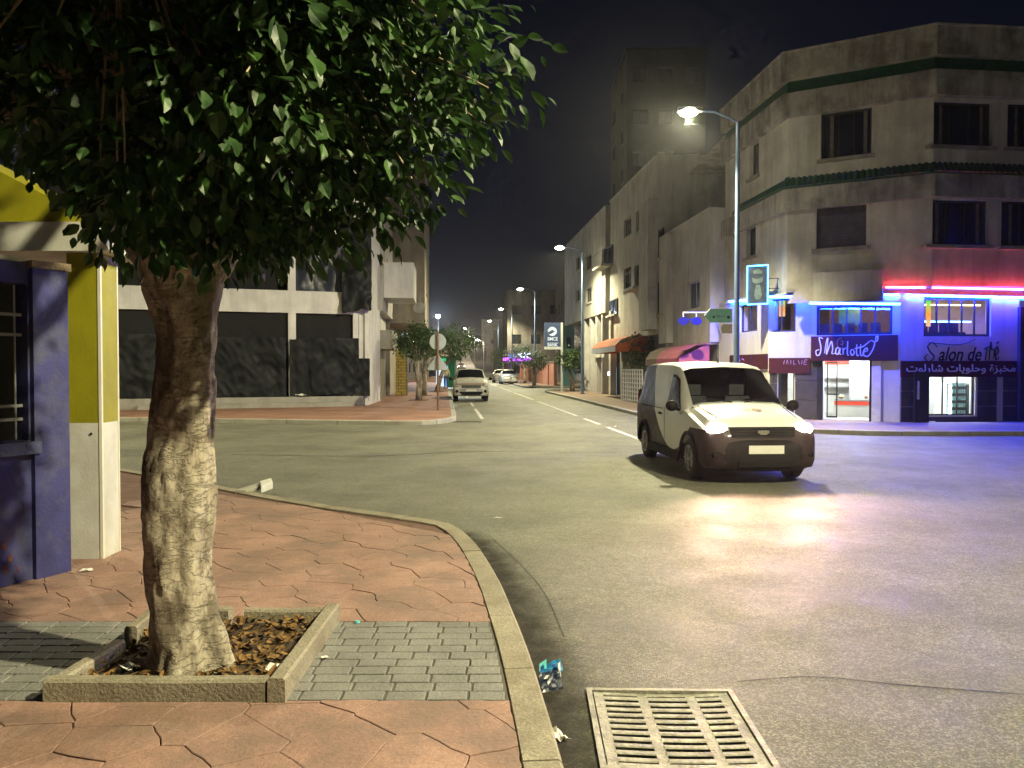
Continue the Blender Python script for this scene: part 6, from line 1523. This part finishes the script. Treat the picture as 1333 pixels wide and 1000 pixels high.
# flood lamp far left
fl_ = thing('flood_lamp', 'bluish white flood lamp shining over the left street trees', 'flood lamp', (W(570,412,79).x,79.2,KZ)); c = W(570,412,79)
MB().tube([(c.x,79.3,KZ),(c.x,79.3,c.z+.1)],[.07,.05],8).build('pole', m_grey, fl_); MB().box(c.x-.25,c.x+.25,79.0,79.3,c.z-.15,c.z+.2).build('housing', m_housing, fl_); MB().sphere((c.x,78.97,c.z),.22,.08,.16,12,8).build('lens', m_lens2, fl_, True)
l = bpy.data.lights.new('flood_light','SPOT'); l.energy = 3500; l.color = (.7,.85,1); l.spot_size = R(150); l.spot_blend = .5; l.shadow_soft_size = .15
lo = bpy.data.objects.new('flood_light', l); C.objects.link(lo); lo.parent = fl_; lo.location = (0,-.5,c.z-KZ); lo.rotation_euler = (R(45),0,R(180)); 
for k,(off,Y) in enumerate(((5.5,150),(-5.5,172),(5.5,196),(-5.5,220),(5.5,245))):      # lamps up the hill
    x = street_x(Y,off); zg = hill_z(Y); t = thing('hill_lamp', ('hill lamp just right of the climbing road','hill lamp left of the climbing road','second hill lamp right of the climbing road','higher hill lamp left of the climbing road','topmost hill lamp at the end of the climbing road')[k], 'street lamp', (x,Y,zg), 0, 'lamps up the hill road')
    MB().tube([(x,Y,zg),(x,Y,zg+6.4)],[.08,.05],8).build('pole', m_grey, t); MB().tube([(x,Y,zg+6.4),(x-math.copysign(1.2,off),Y,zg+6.7)],.04,6).build('arm', m_grey, t); MB().sphere((x-math.copysign(1.3,off),Y,zg+6.65),.28,.28,.12,12,6).build('lens', m_lens if k%2 else m_lens2, t, True)
    l = bpy.data.lights.new('hill_light','POINT'); l.energy = 2600; l.color = (1,.8,.55); l.shadow_soft_size = .2; lo = bpy.data.objects.new('hill_light', l); C.objects.link(lo); lo.parent = t; lo.location = (-math.copysign(1.3,off),0,6.35)
# road signs seen from behind
sp_ = thing('road_sign_post', 'rusty post with round and triangular road signs seen from behind', 'road sign', G(570,534,KZ)); o_ = G(570,534,KZ); m_post = M('rusty_post',(.16,.09,.055),.8,.3,6); m_back = M('sign_back',(.30,.34,.38),.5,.1,4)
MB().tube([(o_.x,o_.y,KZ),(o_.x,o_.y,3.05)],.04,8).build('post', m_post, sp_)
r_ = W(570,445,o_.y); MB().disc((o_.x,o_.y+.06,r_.z),(0,1,0),.31,.31,26,.02).build('round_sign', m_back, sp_)
z1, z0 = W(570,463,o_.y).z, W(570,482,o_.y).z
b = MB(); pts = [(-.34,z0),(.34,z0),(.40,z0+.06),(.05,z1),(-.05,z1),(-.40,z0+.06)]
b.poly([(o_.x+x,o_.y+.055,z) for x,z in pts]); b.poly([(o_.x+x,o_.y+.075,z) for x,z in pts[::-1]])
for i in range(6): j = (i+1)%6; b.poly([(o_.x+pts[j][0],o_.y+.055,pts[j][1]),(o_.x+pts[i][0],o_.y+.055,pts[i][1]),(o_.x+pts[i][0],o_.y+.075,pts[i][1]),(o_.x+pts[j][0],o_.y+.075,pts[j][1])])
b.build('triangular_sign', m_back, sp_)
# green kiosk
kx = W(584,480,60).x; kk = thing('green_kiosk', 'green kiosk with white and blue lit front on the left pavement', 'kiosk', (kx,60,KZ)); m_grn = M('green_enamel',(.015,.16,.085),.4,.1,4)
MB().box(kx-.05,kx+.48,60,61.2,KZ,2.55).build('side_panel', m_grn, kk); MB().box(kx-1.0,kx+.48,59.9,61.2,2.0,2.56).build('header', m_grn, kk); MB().box(kx-1.0,kx-.052,60.2,60.25,KZ+.1,1.98).build('lit_panel', E('kiosk_glow',(.62,.80,1.0),1.1), kk); MB().box(kx-.28,kx-.06,60.1,60.19,KZ+.1,1.98).build('blue_strip', E('kiosk_blue',(.10,.35,.9),.8), kk); MB().box(kx-.9,kx-.2,59.87,59.899,2.15,2.4).build('header_sign', E('kiosk_green',(.1,.75,.35),.6), kk)

# ================================================================ SMALL STREET TREES
def small_tree(base, h, cr, label, seed, lean=0.0, nclump=46):
    rs = random.Random(seed); t = thing('small_street_tree', label, 'tree', (base[0],base[1],KZ), 0, 'small trees along the pavements')
    x, y = base; top = Vector((x+lean,y,KZ+h*.52))
    MB().tube([(x,y,KZ-.02),(x+.05+lean*.2,y,KZ+h*.2),(x-.03+lean*.6,y,KZ+h*.38),top],[.17,.13,.12,.10],10).build('trunk', m_bark, t, 'all')
    cc = Vector((x+lean*1.4,y,KZ+h*.74)); cb_ = MB()
    for k in range(4):
        a = rs.uniform(0,6.28); e = cc+Vector((math.cos(a)*cr*.6,math.sin(a)*cr*.6,rs.uniform(-.1,.4))); MB().tube([top-Vector((0,0,.15)),top.lerp(e,.5)+Vector((0,0,.12)),e],[.07,.045,.02],7).build('limb', m_bark, t, 'all')
    for k in range(nclump):
        v = Vector((rs.gauss(0,1),rs.gauss(0,1),rs.gauss(0,1))).normalized()*rs.uniform(.45,1)**.5; p = cc+Vector((v.x*cr,v.y*cr,v.z*cr*.72))
        for q in range(34):
            o = Vector((rs.gauss(0,1),rs.gauss(0,1),rs.gauss(0,1)))*cr*.15; put_leaf(cb_, p+o, o+Vector((0,0,-.05)), Vector((rs.uniform(-.6,.6),rs.uniform(-.6,.6),1)).normalized(), rs.uniform(.09,.17))
    cb_.build('crown', m_leaf2, t, False, 'stuff'); 
    MB().prism([(x-.45,y-.45),(x+.45,y-.45),(x+.45,y+.45),(x-.45,y+.45)],KZ-.01,KZ+.012).build('tree_square', m_soil, t)
b0 = G(545,521,KZ)
small_tree((b0.x,b0.y), 3.8, .95, 'small leafy tree on the left pavement beside the shutters', 1, -.1, 60)
small_tree((-5.0,43.5), 3.9, 1.0, 'small tree behind the first one on the left pavement', 2, .1, 50); small_tree((-4.9,50), 4.3, 1.3, 'leafy tree reaching over the parked SUV and green kiosk', 3, .9, 70)
small_tree((W(745,500,50.6).x,50.6), 2.9, .8, 'small tree right of the bank sign', 4, -.2); small_tree((W(695,500,66).x,66), 3.0, 1.2, 'bushy small tree left of the bank sign', 5); small_tree((W(683,498,76).x,76), 3.7, 1.4, 'small tree before the pink wall near the purple neon', 6); small_tree((W(668,496,88).x,88), 3.8, 1.4, 'farthest small tree on the right pavement', 7)
small_tree((W(829,490,37.2).x+.3,37.6), 3.1, .95, 'dark bush like tree over the lattice gate', 8, 0)
small_tree((W(655,496,104).x,104), 4, 1.6, 'dim tree beneath the fourth street lamp', 9)

# ================================================================ PEOPLE
def person(loc_, h, rz, label, shirt, trousers, skin, hair, arms='down'):
    t = thing('person', label, 'person', loc_, rz); s = h/1.75
    J = {'pel':(0,0,.95),'sp':(0,.01,1.15),'ch':(0,0,1.36),'nk':(0,0,1.50),'hd':(0,-.02,1.60),'tp':(0,-.02,1.72),
         'hl':(.10,0,.90),'kl':(.11,-.02,.50),'al':(.11,.02,.09),'tl':(.12,-.14,.04),'hr':(-.10,0,.90),'kr':(-.11,-.03,.50),'ar':(-.11,.0,.09),'tr':(-.12,-.16,.04),
         'sl':(.19,0,1.42),'el':(.27,.03,1.14),'wl':(.25,-.08,.90),'fl':(.24,-.11,.80),'sr':(-.19,0,1.42),'er':(-.27,.03,1.14),'wr':(-.25,-.08,.90),'fr':(-.24,-.11,.80)}
    if arms == 'bent': J['wl'] = (.14,-.24,1.08); J['fl'] = (.06,-.28,1.12); J['el'] = (.29,.02,1.13); J['wr'] = (-.13,-.24,1.10); J['fr'] = (-.05,-.28,1.13)
    rad = {'pel':.125,'sp':.115,'ch':.13,'nk':.05,'hd':.085,'tp':.075,'hl':.085,'kl':.058,'al':.04,'tl':.035,'hr':.085,'kr':.058,'ar':.04,'tr':.035,'sl':.06,'el':.042,'wl':.03,'fl':.028,'sr':.06,'er':.042,'wr':.03,'fr':.028}
    ed = [('pel','sp'),('sp','ch'),('ch','nk'),('nk','hd'),('hd','tp'),('pel','hl'),('hl','kl'),('kl','al'),('al','tl'),('pel','hr'),('hr','kr'),('kr','ar'),('ar','tr'),('ch','sl'),('sl','el'),('el','wl'),('wl','fl'),('ch','sr'),('sr','er'),('er','wr'),('wr','fr')]
    def skin_mesh(keys, edges_, grow, nm, m):
        ks = list(keys); me = bpy.data.meshes.new(nm); me.from_pydata([tuple(v*s for v in J[k]) for k in ks], [(ks.index(a),ks.index(b)) for a,b in edges_], [])
        o = bpy.data.objects.new(nm, me); C.objects.link(o); o.modifiers.new('s','SKIN')
        for i,k in enumerate(ks): r_ = rad[k]*s*grow; me.skin_vertices[0].data[i].radius = (r_,r_*(.8 if k in ('pel','sp','ch') else 1)); me.skin_vertices[0].data[i].use_root = (i == 0)
        sd = o.modifiers.new('d','SUBSURF'); sd.levels = 2; sd.render_levels = 2
        dg = bpy.context.evaluated_depsgraph_get(); me2 = bpy.data.meshes.new_from_object(o.evaluated_get(dg)); C.objects.unlink(o); bpy.data.objects.remove(o)
        o2 = link(nm, me2, m, None, 'all'); o2.parent = t; return o2
    skin_mesh(list(J), ed, 1.0, 'body', skin)
    up = ['sp','ch','sl','el','wl','sr','er','wr','pel']; skin_mesh(['pel','sp','ch','sl','el','wl','sr','er','wr'], [e for e in ed if e[0] in up and e[1] in up], 1.22, 'jacket', shirt)
    lw = ['pel','hl','kl','al','hr','kr','ar']; skin_mesh(lw, [e for e in ed if e[0] in lw and e[1] in lw], 1.2, 'trousers', trousers)
    for k in ('al','ar'):
        q = J[k]; o = MB().sphere((q[0]*s,(q[1]-.07)*s,.05*s),.05*s,.13*s,.05*s,10,6).build('shoe', m_blk, None, True); o.parent = t
    o = MB().sphere((0,.005*s,1.665*s),.098*s,.108*s,.095*s,12,8).build('hair', hair, None, True); o.parent = t
m_skin = M('skin',(.32,.19,.12),.6,.05,5); m_hair = M('dark_hair',(.012,.010,.009),.7,.2,9); m_dkc = M('dark_cloth',(.012,.012,.016),.9,.2,6); m_whc = M('pale_cloth',(.58,.52,.36),.9,.1,6); m_jean = M('blue_grey_cloth',(.08,.09,.12),.9,.2,6)
pw_ = G(577,507,KZ); person((pw_.x,57.5,KZ), 1.68, R(180), 'person in a pale jacket before the green kiosk', m_whc, m_jean, m_skin, m_hair)

# ================================================================ HAZE ADDED TO GIVE THE LAMPS A HALO
m_hz = bpy.data.materials.new('halo_haze'); m_hz.use_nodes = True; nt = m_hz.node_tree; nt.nodes.clear()
pv = nt.nodes.new('ShaderNodeVolumePrincipled'); pv.inputs['Color'].default_value = (.85,.88,.95,1); pv.inputs['Density'].default_value = .00036; pv.inputs['Anisotropy'].default_value = .8
ou = nt.nodes.new('ShaderNodeOutputMaterial'); nt.links.new(pv.outputs[0], ou.inputs['Volume'])
hzb = MB().box(-275,235,-45,485,-1.6,36).build('haze', m_hz, None, False, 'stuff'); tag(hzb, 'thin haze added to make a halo around the street lamps', 'haze')
